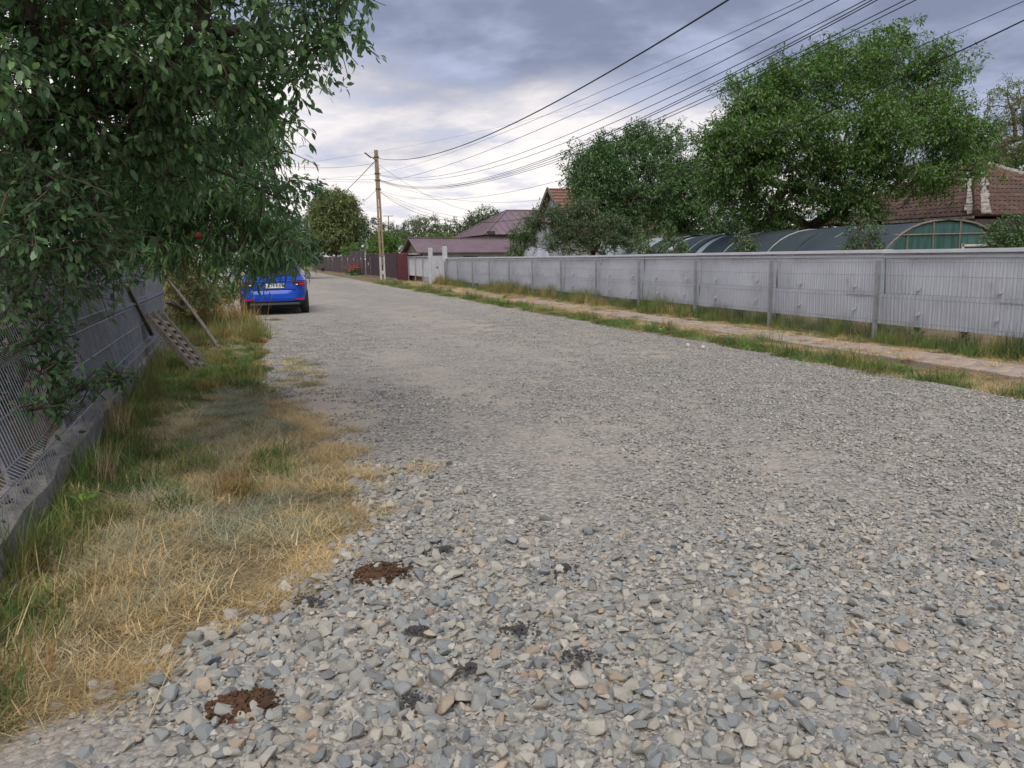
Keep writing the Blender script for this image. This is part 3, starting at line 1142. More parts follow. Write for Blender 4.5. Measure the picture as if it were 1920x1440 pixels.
tint = np.where(isg[:, None], np.where((pick < 0.5)[:, None], GREEN, np.where((pick < 0.8)[:, None], FRESH, OLIVE)),
                np.where((pick < 0.6)[:, None], (0.60, 0.44, 0.24), np.where((pick < 0.9)[:, None], HAY, OLIVE)))
rv = clumps(x, y, kinds, tint, np.where(isg, 0.95, 0.62) * (1 + y / 60), 25)
rv[0][:, 2] = np.where(onpave[ok], 0.032, rv[0][:, 2])
scatter('roadside_grass', *rv, GRASS, 'green and straw coloured grass strip between the road and the pavement')

# weeds under the mesh fence
n = 3000
y = 4.2 + 36 * g.uniform(size=n) ** 1.25
x = 8.88 + np.abs(g.normal(0, 0.42, n))
zn = fld(S_ZONE, x, y * 0.9)
keepw = g.uniform(size=n) < np.clip(0.75 + 0.3 * zn, 0.25, 1)
x, y, zn = x[keepw], y[keepw], zn[keepw]
n = len(x)
pick = g.uniform(size=n) + 0.12 * zn
tint = np.where((pick < 0.42)[:, None], (0.14, 0.21, 0.06), np.where((pick < 0.66)[:, None], (0.23, 0.28, 0.085), np.where((pick < 0.86)[:, None], OLIVE, (0.48, 0.36, 0.18))))
kinds = g.choice([2, 5, 6, 1], n, p=[0.38, 0.14, 0.33, 0.15])
wd = clumps(x, y, kinds, tint, 0.92 * (0.9 + 0.25 * zn) * np.clip(0.6 + (x - 8.85) * 1.6, 0.5, 1.15), 26)
scatter('fence_weeds', *wd, GRASS, 'tall mixed weeds growing along the foot of the mesh fence')

# rough growth on the left beyond the fence end, and in the yards
n = 1300
y = 14 + 40 * g.uniform(size=n) ** 1.3
x = left_edge(y) - np.abs(g.normal(0, 1.6, n)) * np.clip(0.4 + (y - 14) / 6, 0.4, 1.5) - 0.1
ok = ~((y > 20.5) & (y < 26) & (x > -0.85)) & ~((y > 30) & (y < 36.5) & (x > -3.0))
x, y = x[ok], y[ok]
n = len(x)
zn = fld(S_ZONE, x, y)
pick = g.uniform(size=n) + 0.15 * zn
tint = np.where((pick < 0.35)[:, None], (0.14, 0.20, 0.055), np.where((pick < 0.62)[:, None], (0.28, 0.28, 0.10), np.where((pick < 0.88)[:, None], (0.48, 0.36, 0.17), RUST)))
rw = clumps(x, y, g.choice([2, 6, 5, 3], n, p=[0.4, 0.3, 0.15, 0.15]), tint, (0.95 + 0.35 * zn + 0.5 * np.clip((left_edge(y) - x - 0.8), 0, 1)) * np.clip(0.45 + (y - 14) / 8, 0.45, 1), 27)
scatter('rough_grass', *rw, GRASS, 'rough yellowing grass and weeds behind the left fence end')

# ------------------------------------------------------------------ right side: wire mesh fence and sheet metal fence behind it
FX, FP, FY0 = 9.1, 2.62, 6.98
NB = 12                                            # bays; the last ends at the white gate
mf = thing('mesh_fence', 'long galvanised wire mesh fence in front of the silver sheet fence', 'fence', (FX, FY0, 0))
pb = MB()
pb.box((0, 0, 0.60), (0.045, 0.06, 1.26))
pb.box((0, 0, 1.235), (0.052, 0.067, 0.012))
for zc in (0.35, 0.72, 1.05):
    pb.box((-0.026, 0, zc), (0.008, 0.05, 0.035))
pbm = bpy.data.meshes.new('post')
pbm.from_pydata(pb.v, [], pb.f)
pbm.materials.append(M['post'])
fr = np.random.default_rng(31)
for k in range(NB + 1):
    obj('post', pbm, mf, (0, k * FP, 0), (fr.normal(0, 0.012), fr.normal(0, 0.008), 0))


def wire_panel_mesh(width, zs, name):
    """zs: list of (z, out) points of every upright wire; folds stick out"""
    b = MB()
    nw = int(width / 0.05)
    for i in range(nw + 1):
        yy = -width / 2 + width * i / nw
        b.tube([(-o, yy, z) for z, o in zs], 0.0024, 3, False)
    return b


zs_r = [(0.03, 0), (0.30, 0), (0.69, 0), (0.72, 0.035), (0.75, 0), (1.02, 0), (1.245, 0)]
wp = wire_panel_mesh(FP - 0.06, zs_r, 'wire_panel')
for z, o in ((0.04, 0), (0.34, 0), (0.685, 0), (0.755, 0), (1.02, 0), (1.215, 0)):
    wp.tube([(-0.006 - o, -FP / 2 + 0.03, z), (-0.006 - o, FP / 2 - 0.03, z)], 0.003, 4)
wpm = bpy.data.meshes.new('wire_panel')
wpm.from_pydata(wp.v, [], wp.f)
wpm.materials.append(M['wire'])
for k in range(NB):
    obj('wire_panel', wpm, mf, (-0.03, (k + 0.5) * FP, 0))

SX = 9.24
sf = thing('sheet_metal_fence', 'long silver painted corrugated sheet fence with pale cap rail in front of the greenhouse', 'fence', (SX, FY0, 0))


def corrugated(y0, y1, z0, z1, pitch=0.076, depth=0.004, seed=0, nz=5, bulge=0.012):
    g_ = np.random.default_rng(seed)
    ys = []
    offs = []
    q = y0
    while q < y1 - pitch * 0.5:
        ys += [q, q + pitch * 0.55, q + pitch * 0.65, q + pitch * 0.9]
        offs += [0, 0, depth, depth]
        q += pitch
    ys.append(y1)
    offs.append(0)
    ys, offs = np.array(ys), np.array(offs)
    zl = np.linspace(z0, z1, nz)
    ph = g_.uniform(0, 6.28, 4)
    V = []
    for z in zl:
        wob = bulge * (np.sin(ys * 1.9 + ph[0] + z * 3) + 0.6 * np.sin(ys * 4.3 + ph[1] - z * 5))
        V.append(np.stack([-offs + wob, ys, np.full_like(ys, z)], 1))
    V = np.concatenate(V)
    n_ = len(ys)
    i = np.arange(nz - 1)[:, None] * n_ + np.arange(n_ - 1)[None, :]
    return V, np.stack([i, i + n_, i + n_ + 1, i + 1], -1).reshape(-1, 4)


up, lo_ = [], []
for k in range(3):
    V, Fc = corrugated(-FP / 2 + 0.005, FP / 2 - 0.005, 0.70, 1.36, seed=k)
    up.append(np_mesh('upper_sheet', V, Fc, M['sheet']))
    V, Fc = corrugated(-FP / 2 + 0.005, FP / 2 - 0.005, 0.27, 0.735, seed=10 + k)
    V[:, 0] -= 0.016
    lo_.append(np_mesh('lower_sheet', V, Fc, M['sheet']))
kb = MB()                                            # bent-out tab: a small round lip
kb.tube([(0.0, 0, 0.0), (-0.022, 0, 0.0)], 0.030, 8)
kb.box((-0.03, 0, -0.018), (0.05, 0.055, 0.010))
kbm = bpy.data.meshes.new('tab')
kbm.from_pydata(kb.v, [], kb.f)
kbm.materials.append(M['sheet'])
for k in range(-1, NB):
    yc = (k + 0.5) * FP
    for mset, nm, zt in ((up, 'upper_sheet', 0.845), (lo_, 'lower_sheet', 0.47)):
        s_ = obj(nm, mset[fr.integers(3)], sf, (0, yc, fr.normal(0, 0.004)), (0, fr.normal(0, 0.006), 0))
        for yo in (-0.72, 0.62):
            obj('tab', kbm, s_, (-0.012 if zt > 0.6 else -0.028, yo + fr.normal(0, 0.04), zt + fr.normal(0, 0.01)))
cb = MB()                                            # cap: a folded strip with a flange
cb.box((0.02, 0, 1.392), (0.20, 2 * FP - 0.004, 0.018))
cb.box((-0.083, 0, 1.372), (0.010, 2 * FP - 0.004, 0.040))
cb.box((-0.02, 0, 1.30), (0.03, 2 * FP - 0.01, 0.035))
cbm = bpy.data.meshes.new('cap_rail')
cbm.from_pydata(cb.v, [], cb.f)
cbm.materials.append(M['cap'])
for k in range(-1, NB, 2):
    obj('cap_rail', cbm, sf, (0, (k + 1) * FP + fr.normal(0, 0.004), fr.normal(0, 0.003)), (fr.normal(0, 0.0012), 0, 0))
for k in range(0, NB + 1, 2):
    b_ = MB()
    b_.box((SX + 0.05, FY0 + k * FP, 0.66), (0.06, 0.06, 1.36))
    b_.build('support_post', M['dark_metal'], sf)

# white gate between two concrete posts
YG0, YG1 = FY0 + NB * FP + 0.15, FY0 + NB * FP + 3.55
gate = thing('sheet_gate', 'white sheet metal gate leaves hung between two tall concrete posts', 'gate', (9.15, (YG0 + YG1) / 2, 0))
for yy, h in ((YG0, 1.98), (YG1, 1.95)):
    b_ = MB()
    b_.box((9.15, yy, h / 2), (0.22, 0.22, h))
    gp = b_.build('concrete_post', M['white_paint'], thing('gate_post', 'pale concrete gate post at the %s end of the white gate' % ('near' if yy == YG0 else 'far'), 'gate post', (9.15, yy, 0), 'gate posts'), bevel=0.015)
for sgn in (0, 1):
    y0, y1 = YG0 + 0.13 + sgn * 1.58, YG0 + 1.66 + sgn * 1.58
    lf = MB()
    V, Fc = corrugated(y0, y1, 0.10, 1.52, 0.12, 0.008, 50 + sgn, 3, 0.004)
    V[:, 0] += 9.15
    lf.add(V, Fc.tolist())
    lfo = lf.build('gate_leaf', M['white_paint'], gate)
    fb = MB()
    for z in (0.14, 0.62, 1.50):
        fb.box((9.172, (y0 + y1) / 2, z), (0.03, y1 - y0, 0.04))
    for yy in (y0 + 0.02, y1 - 0.02):
        fb.box((9.172, yy, 0.82), (0.028, 0.04, 1.40))
    fb.build('leaf_frame', M['white_paint'], lfo)
    hb = MB()
    hb.box((9.125, y1 - 0.12 if sgn == 0 else y0 + 0.12, 0.9), (0.03, 0.03, 0.12))
    hb.build('handle', M['dark_metal'], lfo)

# short mesh fence with grey sheets beyond the gate
YS0, YS1 = YG1 + 0.12, 48.6
sh = thing('short_fence', 'short run of grey sheet fence behind wire mesh left of the white gate', 'fence', (9.15, YS0, 0))
npan = 3
for k in range(npan):
    y0, y1 = YS0 + (YS1 - YS0) * k / npan, YS0 + (YS1 - YS0) * (k + 1) / npan
    V, Fc = corrugated(y0 + 0.02, y1 - 0.02, 0.36, 1.48, 0.1, 0.012, 60 + k, 3, 0.01)
    V[:, 0] += 9.2
    MB().add(V, Fc.tolist()).build('sheet', M['white_paint'], sh)
    MB().tube([(9.1, y1 - 0.3, 0), (9.1, y1 - 0.3, 1.5)], 0.028, 8).build('post', M['post'], sh)
MB().box((9.17, (YS0 + YS1) / 2, 1.50), (0.12, YS1 - YS0, 0.03)).build('cap_rail', M['cap'], sh)

# dark red gate and brown sheet fence
rg = thing('red_gate', 'narrow dark red sheet metal gate beside the utility pole', 'gate', (9.1, 48.7, 0))
V, Fc = corrugated(48.75, 52.0, 0.05, 1.72, 0.15, 0.02, 70, 2, 0.0)
V[:, 0] += 9.1
leafo = MB().add(V, Fc.tolist()).build('gate_leaf', M['red_sheet'], rg)
MB().box((9.04, 50.4, 0.9), (0.05, 0.06, 0.22)).build('latch', M['dark_metal'], leafo)
rf = MB()
for yy in (48.72, 52.04):
    rf.box((9.13, yy, 0.9), (0.08, 0.08, 1.8))
rf.box((9.13, 50.38, 1.74), (0.05, 3.24, 0.06))
rf.build('gate_frame', M['red_sheet'], rg)

bf = thing('brown_fence', 'dark brown corrugated sheet fence running into the distance beyond the pole', 'fence', (9.0, 52.2, 0))
V, Fc = corrugated(0, 2.48, 0.06, 1.80, 0.2, 0.022, 80, 2, 0.0)
bpm = np_mesh('fence_panel', V, Fc, M['brown_sheet'])
V2 = V.copy()
V2[:, 2] = np.where(V2[:, 2] > 1, 2.20, V2[:, 2])
bpt = np_mesh('tall_gate_panel', V2, Fc, M['brown_sheet'])
yy = 52.2
k = 0
while yy < 122:
    tall = 67.0 < yy < 76.5
    x_ = 9.05 - 0.55 * max(0, (yy - 60) / 60)
    o = obj('tall_panel' if tall else 'fence_panel', bpt if tall else bpm, bf, (x_ - 9.0 - (0.05 if tall else 0), yy - 52.2, 0.02 * math.sin(k * 1.7)))
    if k % 2 == 0 and not tall:
        b_ = MB()
        b_.box((x_ + 0.03, yy, 0.93), (0.06, 0.06, 1.86))
        b_.build('post', M['brown_sheet'], bf)
    yy += 2.5
    k += 1
for hy in (58.6, 65.4):
    MB().box((8.96, hy, 1.02), (0.05, 0.05, 0.24)).build('gate_handle', M['whitewash'], bf)
plb = MB()
plb.box((9.0, 60, 0.05), (0.3, 15.6, 0.1))
plb.build('concrete_footing', M['concrete'], bf)

# bench by the brown fence
bn = thing('street_bench', 'small dark bench standing in front of the distant brown fence', 'bench', (8.0, 100, 0))
MB().box((8.0, 100, 0.46), (0.42, 1.9, 0.06)).build('seat', M['brown_sheet'], bn)
for q in (-0.7, 0.7):
    MB().box((8.0, 100 + q, 0.215), (0.36, 0.10, 0.43)).build('leg', M['brown_sheet'], bn)

# ------------------------------------------------------------------ utility pole with lamp, cables
PX, PY = 8.15, 52.7
up_ = thing('utility_pole', 'tall tan concrete utility pole with whitewashed foot and street lamp', 'utility pole', (PX, PY, 0))


def pole_x(z):
    return PX - 0.055 * z / 8.5 * 1.0


b_ = MB()                                             # two slender flanges joined by webs: an open ladder-like shaft
for s in (-1, 1):
    V, Fc = [], []
    zs_ = [1.62, 3.2, 5.0, 7.0, 8.5]
    for z in zs_:
        w = 0.20 - 0.010 * z
        for a, c in ((-0.05, -0.12), (0.05, -0.12), (0.05, 0.12), (-0.05, 0.12)):
            V.append((pole_x(z) + s * w * 0.55 + a, PY + c, z))
    for i in range(len(zs_) - 1):
        for k in range(4):
            Fc.append([i * 4 + k, i * 4 + (k + 1) % 4, i * 4 + 4 + (k + 1) % 4, i * 4 + 4 + k])
    Fc += [[3, 2, 1, 0], [len(V) - 4, len(V) - 3, len(V) - 2, len(V) - 1]]
    b_.add(V, Fc)
for z in np.arange(1.8, 5.4, 0.75):
    b_.box((pole_x(z), PY, z), (0.20, 0.16, 0.10))
b_.box((pole_x(6.9), PY, 6.9), (0.24, 0.22, 3.1), taper=0.86)
b_.build('shaft', M['pole_concrete'], up_)
b_ = MB()
for s in (-1, 1):
    b_.box((PX + s * 0.12, PY, 0.79), (0.10, 0.25, 1.62))
b_.box((PX, PY, 0.5), (0.16, 0.16, 0.25))
b_.build('whitewashed_foot', M['whitewash'], up_)
b_ = MB()
b_.box((PX, PY, 1.63), (0.40, 0.28, 0.10))
b_.box((PX, PY - 0.1, 1.25), (0.12, 0.10, 0.5))
b_.build('cable_box', M['concrete'], up_)
for z in (8.05, 7.0, 6.55, 6.0):
    MB().box((pole_x(z), PY, z), (0.34, 0.30, 0.06)).build('steel_band', M['dark_metal'], up_)
lp = np.array(atY(690, 291, PY - 0.4))
b_ = MB()
b_.tube([(pole_x(7.75), PY - 0.1, 7.75), (pole_x(7.95) - 0.3, PY - 0.3, 8.0), (lp[0] + 0.15, lp[1], lp[2] - 0.12)], 0.028, 8)
arm = b_.build('lamp_arm', M['dark_metal'], up_)
b_ = MB()
b_.beam((lp[0] + 0.2, lp[1], lp[2] - 0.16), (lp[0] - 0.22, lp[1] - 0.02, lp[2] + 0.16), 0.13, 0.07)
b_.build('lamp_head', M['dark_metal'], up_, bevel=0.015)
b_ = MB()
for z, a in ((7.95, -0.25), (7.3, 0.22), (6.9, 0.22), (6.6, -0.22), (6.6, 0.22), (5.95, 0.2)):
    b_.tube([(pole_x(z) + a * 0.5, PY, z), (pole_x(z) + a, PY, z), (pole_x(z) + a, PY, z + 0.08)], 0.018, 6)
b_.build('cable_hook', M['dark_metal'], up_)


def cable(label, pts, r, m='black', n=48, group='overhead cables'):
    """pts: three points; a parabola in plan-straight line from the first to the last through the middle one"""
    p0, p1, p2 = [np.array(p, float) for p in pts]
    d = p2 - p0
    L2 = d[0] ** 2 + d[1] ** 2
    t1 = ((p1[0] - p0[0]) * d[0] + (p1[1] - p0[1]) * d[1]) / L2
    k_ = (p1[2] - p0[2] - t1 * d[2]) / (t1 * (t1 - 1))
    ts = np.linspace(0, 1, n)
    P = [(p0[0] + d[0] * t, p0[1] + d[1] * t, p0[2] + d[2] * t + k_ * t * (t - 1)) for t in ts]
    o = MB().tube(P, r * 0.7, 6).build('overhead_cable', M[m], None, True)
    tag(o, label, 'cable', group)
    return o


def along(label, zA, pmid, ptop, X, r, m='black', Yend=-14.0):
    """cable from the pole in the upright plane between the pole and (X at the exit), extended past the frame"""
    A = np.array([pole_x(zA) + 0.15, PY, zA])

    def on(px, py):
        # plane through A and (X, 8) upright
        d = ray(px, py)
        nx, ny = (8.0 - A[1]), -(X - A[0])
        t = ((A[0]) * nx + (A[1]) * ny) / (d[0] * nx + d[1] * ny)
        return EYE + d * t
    p1, p2 = on(*pmid), on(*ptop)
    s = lambda p: A[1] - p[1]
    a = np.array([[s(p1), s(p1) ** 2], [s(p2), s(p2) ** 2]])
    c = np.linalg.solve(a, np.array([p1[2] - A[2], p2[2] - A[2]]))
    P = []
    for yy_ in np.linspace(A[1], Yend, 60):
        q = A[1] - yy_
        P.append((A[0] + (X - A[0]) * q / (A[1] - 8.0), yy_, A[2] + c[0] * q + c[1] * q * q))
    o = MB().tube(P, r * 0.7, 6).build('overhead_cable', M[m], None, True)
    tag(o, label, 'cable', 'overhead cables')
    return o


along('thick black twisted cable, the topmost one swooping from the pole top', 7.97, (1025, 200), (1365, 0), 8.2, 0.024)
along('thin grey cable just below the thick black one, leaving the frame top', 7.0, (928, 255), (1505, 0), 9.0, 0.008, 'cable_grey')
along('second thin cable below the thick black one', 6.45, (928, 277), (1525, 0), 9.1, 0.011)
along('cable above the dense bundle, third below the thick black one', 6.95, (928, 304), (1573, 0), 9.2, 0.011)
along('upper cable of the dense bundle running over the road side', 6.9, (928, 313), (1623, 0), 9.3, 0.011)
along('middle cable of the dense bundle running over the road side', 6.62, (928, 329), (1635, 0), 9.35, 0.012)
along('lower cable of the dense bundle running over the road side', 6.58, (928, 332), (1645, 0), 9.4, 0.012)
along('cable skimming the big walnut crown, upper of the pair', 6.55, (928, 334), (1697, 0), 9.5, 0.011)
along('cable skimming the big walnut crown, lower of the pair', 6.5, (928, 337), (1717, 0), 9.6, 0.011)
along('thin cable passing behind the walnut top into the upper right corner', 5.9, (928, 365), (1920, 2), 11.0, 0.009, 'cable_grey', 2.0)
along('thick cable crossing in front of the walnut crown to the right edge', 5.8, (1566, 204), (1920, 38), 9.8, 0.014, 'black', 2.0)
pa = lambda z, s=1: (pole_x(z) + 0.16 * s, PY, z)
cable('service line from the pole top dipping to the mauve roof', [pa(7.55), atY(803, 362, 54.0), atY(905, 399, 57)], 0.012)
cable('service line from the pole to the red gable house', [pa(6.5), atY(824, 370, 51), atY(1030, 372, 47)], 0.011)
cable('upper of two low service lines from the pole to the mauve house', [pa(5.82), atY(845, 405, 54), atY(930, 412, 54.5)], 0.012)
cable('lower of two low service lines from the pole to the mauve house', [pa(5.74), atY(845, 411, 53.6), atY(926, 416, 54)], 0.012)
cable('sagging cable running from the pole to the left edge trees', [pa(7.65, -1), atY(600, 315, 52), atY(470, 300, 51)], 0.013)
cable('thick cable dropping from the pole behind the round linden', [pa(7.75, -1), atY(660, 351, 62), atY(540, 420, 108)], 0.030)
cable('thin cable above the linden heading left from the pole middle', [pa(6.95, -1), atY(620, 334, 52), atY(490, 341, 51)], 0.010)
cable('pair cable heading level left from the pole middle', [pa(6.6, -1), atY(600, 336, 52), atY(490, 334, 51)], 0.012)
cable('lowest cable heading left from the pole middle', [pa(6.45, -1), atY(600, 342, 52), atY(490, 350, 51)], 0.009, 'cable_grey')
cable('short cable falling from the pole to the right flank of the linden', [pa(5.9, -1), atY(690, 375, 66), atY(660, 398, 100)], 0.020)
cable('faint far power line crossing the sky behind the pole top', [atY(330, 330, 150), atY(770, 268, 140), atY(1600, 12, 130)], 0.022, 'cable_grey')

fp = thing('far_utility_pole', 'thin far utility pole rising beside the round linden tree', 'utility pole', (7.5, 112, 0))
MB().tube([(7.5, 112, 0), (7.5, 112, 9.6)], [0.16, 0.09], 8).build('shaft', M['concrete'], fp)
MB().box((7.5, 112, 9.2), (0.9, 0.1, 0.1)).build('cross_arm', M['dark_metal'], fp)
an = atY(728, 405, 90)
ant = thing('roof_antenna', 'thin T shaped mast showing above the dark trees right of the pole', 'antenna', (an[0], an[1], 0))
MB().tube([(an[0], an[1], 0), (an[0], an[1], an[2])], 0.05, 6).build('mast', M['dark_metal'], ant)
MB().tube([(an[0] - 0.6, an[1], an[2]), (an[0] + 0.6, an[1], an[2])], 0.04, 6).build('cross_bar', M['dark_metal'], ant)
an2 = atY(757, 418, 90)
ant2 = thing('wooden_mast', 'short dark stake showing above the shrubs left of the mauve shed', 'stake', (an2[0], an2[1], 0))
MB().tube([(an2[0], an2[1], 0), (an2[0], an2[1], an2[2])], 0.11, 6).build('stake', M['dark_metal'], ant2)

# ------------------------------------------------------------------ buildings
def seam_plane(mb, a, b, c, d, n_, h=0.035, w=0.05):
    """quad a b c d (a-b low edge, d-c high edge) with n raised seams from low to high edge"""
    a, b, c, d = [np.array(q, float) for q in (a, b, c, d)]
    nrm = np.cross(b - a, d - a)
    nrm /= np.linalg.norm(nrm)
    if nrm[2] < 0:
        nrm = -nrm
    mb.add([a, b, c, d, a - nrm * 0.06, b - nrm * 0.06, c - nrm * 0.06, d - nrm * 0.06],
           [[0, 1, 2, 3], [4, 7, 6, 5], [0, 4, 5, 1], [1, 5, 6, 2], [2, 6, 7, 3], [3, 7, 4, 0]])
    for i in range(n_ + 1):
        t = i / n_
        p, q = a + (b - a) * t, d + (c - d) * t
        if np.linalg.norm(p - q) < 0.15:
            continue
        mb.beam(p + nrm * (h / 2 - 0.004), q + nrm * (h / 2 - 0.004), w, h, tuple(nrm))


# mauve shed
shx0, shx1, shy0, shy1, ez, rz = 9.35, 15.6, 46.3, 51.2, 1.80, 2.66
shed = thing('mauve_roofed_shed', 'low white shed with mauve ribbed metal roof behind the white gate', 'shed', (12.3, 48.7, 0))
b_ = MB()
seam_plane(b_, (shx0 - 0.1, shy0 - 0.3, ez - 0.05), (shx1 + 0.2, shy0 - 0.3, ez - 0.12), (shx1 + 0.2, 48.7, rz - 0.12), (shx0 - 0.1, 48.7, rz), 34, 0.03, 0.05)
seam_plane(b_, (shx1 + 0.2, shy1 + 0.3, ez - 0.12), (shx0 - 0.1, shy1 + 0.3, ez - 0.05), (shx0 - 0.1, 48.7, rz), (shx1 + 0.2, 48.7, rz - 0.12), 20, 0.03, 0.05)
rfo = b_.build('roof', M['mauve_roof'], shed)
MB().beam((shx0 - 0.12, 48.7, rz + 0.03), (shx1 + 0.22, 48.7, rz - 0.09), 0.22, 0.05).build('ridge_cap', M['mauve_roof'], rfo)
b_ = MB()
for (a, c) in (((shx0 + 0.25, shy0, 0), (shx1, shy0 + 0.2, ez - 0.1)), ((shx1 - 0.2, shy0 + 0.2, 0), (shx1, shy1, ez - 0.1)), ((shx0 + 0.25, shy1 - 0.2, 0), (shx1 - 0.2, shy1, ez - 0.1))):
    b_.box([(p + q) / 2 for p, q in zip(a, c)], [q - p for p, q in zip(a, c)])
b_.build('wall', M['house_wall'], shed)
b_ = MB()
b_.add([(shx0 + 0.2, shy0, 0), (shx0 + 0.2, shy1, 0), (shx0 + 0.2, shy1, ez - 0.15), (shx0 + 0.2, shy0, ez - 0.15)], [[0, 1, 2, 3]])
b_.build('brick_end_wall', M['brick'], shed)
for i in range(9):
    y0 = shy0 + (shy1 - shy0) * i / 9
    ht = max(0.12, 0.80 * (1 - abs((y0 + 0.27 - 48.7)) / 2.5))
    MB().box((shx0 + 0.17, y0 + 0.27, ez - 0.1 + ht / 2), (0.025, 0.5, ht)).build('gable_board', M['wood'], shed)
MB().box((shx0 + 0.13, 48.7, ez - 0.12), (0.06, shy1 - shy0 + 0.2, 0.09)).build('tie_beam', M['whitewash'], shed)
MB().box((12.6, shy0 - 0.012, 1.42), (0.9, 0.03, 0.10)).build('dark_vent', M['dark_metal'], shed)

# mauve hip-roofed house
A_ = np.array([15.4, 52.6, 2.95])
W_, D_ = 9.5, 9.2
rid = 58.0
rzz = 4.85
mh = thing('mauve_roofed_house', 'house under a large mauve hipped metal roof behind the shed', 'house', (A_[0] + W_ / 2, A_[1] + D_ / 2, 0))
b_ = MB()
c0, c1, c2, c3 = (A_[0], A_[1], A_[2]), (A_[0] + W_, A_[1], A_[2]), (A_[0] + W_, A_[1] + D_, A_[2]), (A_[0], A_[1] + D_, A_[2])
r0, r1 = (A_[0] + 3.1, A_[1] + D_ / 2, rzz), (A_[0] + W_ - 3.1, A_[1] + D_ / 2, rzz)
for q in ([c0, c1, r1, r0], [c1, c2, r1], [c2, c3, r0, r1], [c3, c0, r0]):
    b_.add(q, [list(range(len(q)))])
b_.add([c0, c1, c2, c3], [[3, 2, 1, 0]])
rfo = b_.build('roof', M['mauve_roof'], mh)
b_ = MB()
for t in np.linspace(0.06, 0.94, 16):
    p = np.array(c0) + (np.array(c1) - np.array(c0)) * t
    s_ = min(1, min(t, 1 - t) * W_ / 3.1)
    q = np.array([p[0], p[1] + D_ / 2 * s_, A_[2] + (rzz - A_[2]) * s_])
    b_.beam(p + np.array([0, 0, 0.02]), q + np.array([0, 0, 0.02]), 0.05, 0.03)
    p = np.array(c0) + (np.array(c3) - np.array(c0)) * t
    s_ = min(t, 1 - t) * 2
    q = np.array([p[0] + 3.1 * s_, p[1], A_[2] + (rzz - A_[2]) * s_])
    b_.beam(p + np.array([0, 0, 0.02]), q + np.array([0, 0, 0.02]), 0.05, 0.03)
b_.build('standing_seam', M['mauve_roof'], rfo)
b_ = MB()
for p, q in ((c0, r0), (c1, r1), (r0, r1), (c3, r0)):
    b_.tube([np.array(p) + (0, 0, 0.03), np.array(q) + (0, 0, 0.03)], 0.07, 6)
b_.build('hip_cap', M['mauve_roof'], rfo)
MB().box((A_[0] + W_ / 2, A_[1] + D_ / 2, 1.45), (W_ - 0.9, D_ - 0.9, 2.9)).build('wall', M['grey_wall'], mh)
MB().box((A_[0] + 0.5, A_[1] + 0.2, 3.08), (0.5, 0.4, 0.22)).build('roof_vent', M['dark_metal'], mh)

# red gable house behind the middle tree
ap = atY(1037, 353, 46)
rh = thing('red_gable_house', 'house with steep red tiled gable roof peeking out behind the middle tree', 'house', (ap[0] + 4, ap[1] + 3, 0))
gx, gz = ap[0], ap[2]
b_ = MB()
ev, hw = 2.9, 3.6
b_.add([(gx - 0.35, ap[1] - hw, ev - 0.2), (gx + 8, ap[1] - hw, ev - 0.2), (gx + 8, ap[1], gz), (gx - 0.35, ap[1], gz), (gx - 0.35, ap[1] + hw, ev - 0.2), (gx + 8, ap[1] + hw, ev - 0.2)],
       [[0, 1, 2, 3], [3, 2, 5, 4]])
rfo = b_.build('roof', M['tile_red'], rh)
b_ = MB()
for i in range(14):
    t = (i + 0.5) / 14
    b_.beam((gx - 0.35, ap[1] - hw * (1 - t), ev - 0.2 + (gz - ev + 0.2) * t + 0.02), (gx + 8, ap[1] - hw * (1 - t), ev - 0.2 + (gz - ev + 0.2) * t + 0.02), 0.10, 0.035)
b_.build('tile_course', M['tile_red'], rfo)
b_ = MB()
for s in (-1, 1):
    b_.beam((gx - 0.38, ap[1] + s * hw, ev - 0.22), (gx - 0.38, ap[1], gz - 0.02), 0.05, 0.22)
b_.build('barge_board', M['wood'], rh)
b_ = MB()
b_.add([(gx, ap[1] - hw + 0.3, 0), (gx, ap[1] + hw - 0.3, 0), (gx, ap[1] + hw - 0.3, ev), (gx, ap[1], gz - 0.25), (gx, ap[1] - hw + 0.3, ev),
        (gx + 7.6, ap[1] - hw + 0.3, 0), (gx + 7.6, ap[1] + hw - 0.3, 0), (gx + 7.6, ap[1] + hw - 0.3, ev), (gx + 7.6, ap[1], gz - 0.25), (gx + 7.6, ap[1] - hw + 0.3, ev)],
       [[0, 1, 2, 3, 4], [9, 8, 7, 6, 5], [0, 4, 9, 5], [1, 6, 7, 2]])
b_.build('wall', M['house_wall'], rh)
wq = MB().box((gx - 0.03, ap[1] - 0.2, 3.7), (0.06, 0.9, 0.9)).build('window', M['dark_metal'], rh)

# right house with brown clay tiles
HA = atY(1832, 404, 21.0)
hx0, hy0, hz = HA[0], 21.0, HA[2]
hw_, hd_ = 8.6, 9.5
AP = np.array([hx0 + hw_ / 2, hy0 + 4.0, 0])
dd = ray(1850, 306)
AP[2] = H + dd[2] * (AP[1] / dd[1])
hs = thing('clay_tiled_house', 'low house under a brown clay tile hip roof at the right edge', 'house', (hx0 + hw_ / 2, hy0 + hd_ / 2, 0))
c0, c1, c2, c3 = [np.array(q) for q in ((hx0, hy0, hz), (hx0 + hw_, hy0, hz), (hx0 + hw_, hy0 + hd_, hz), (hx0, hy0 + hd_, hz))]
r0 = AP
r1 = np.array([AP[0], hy0 + hd_ - 4.0, AP[2]])
b_ = MB()
for q in ([c0, c1, r0], [c1, c2, r1, r0], [c2, c3, r1], [c3, c0, r0, r1]):
    b_.add(q, [list(range(len(q)))])
b_.add([c0, c1, c2, c3], [[3, 2, 1, 0]])
rfo = b_.build('roof', M['tile'], hs)
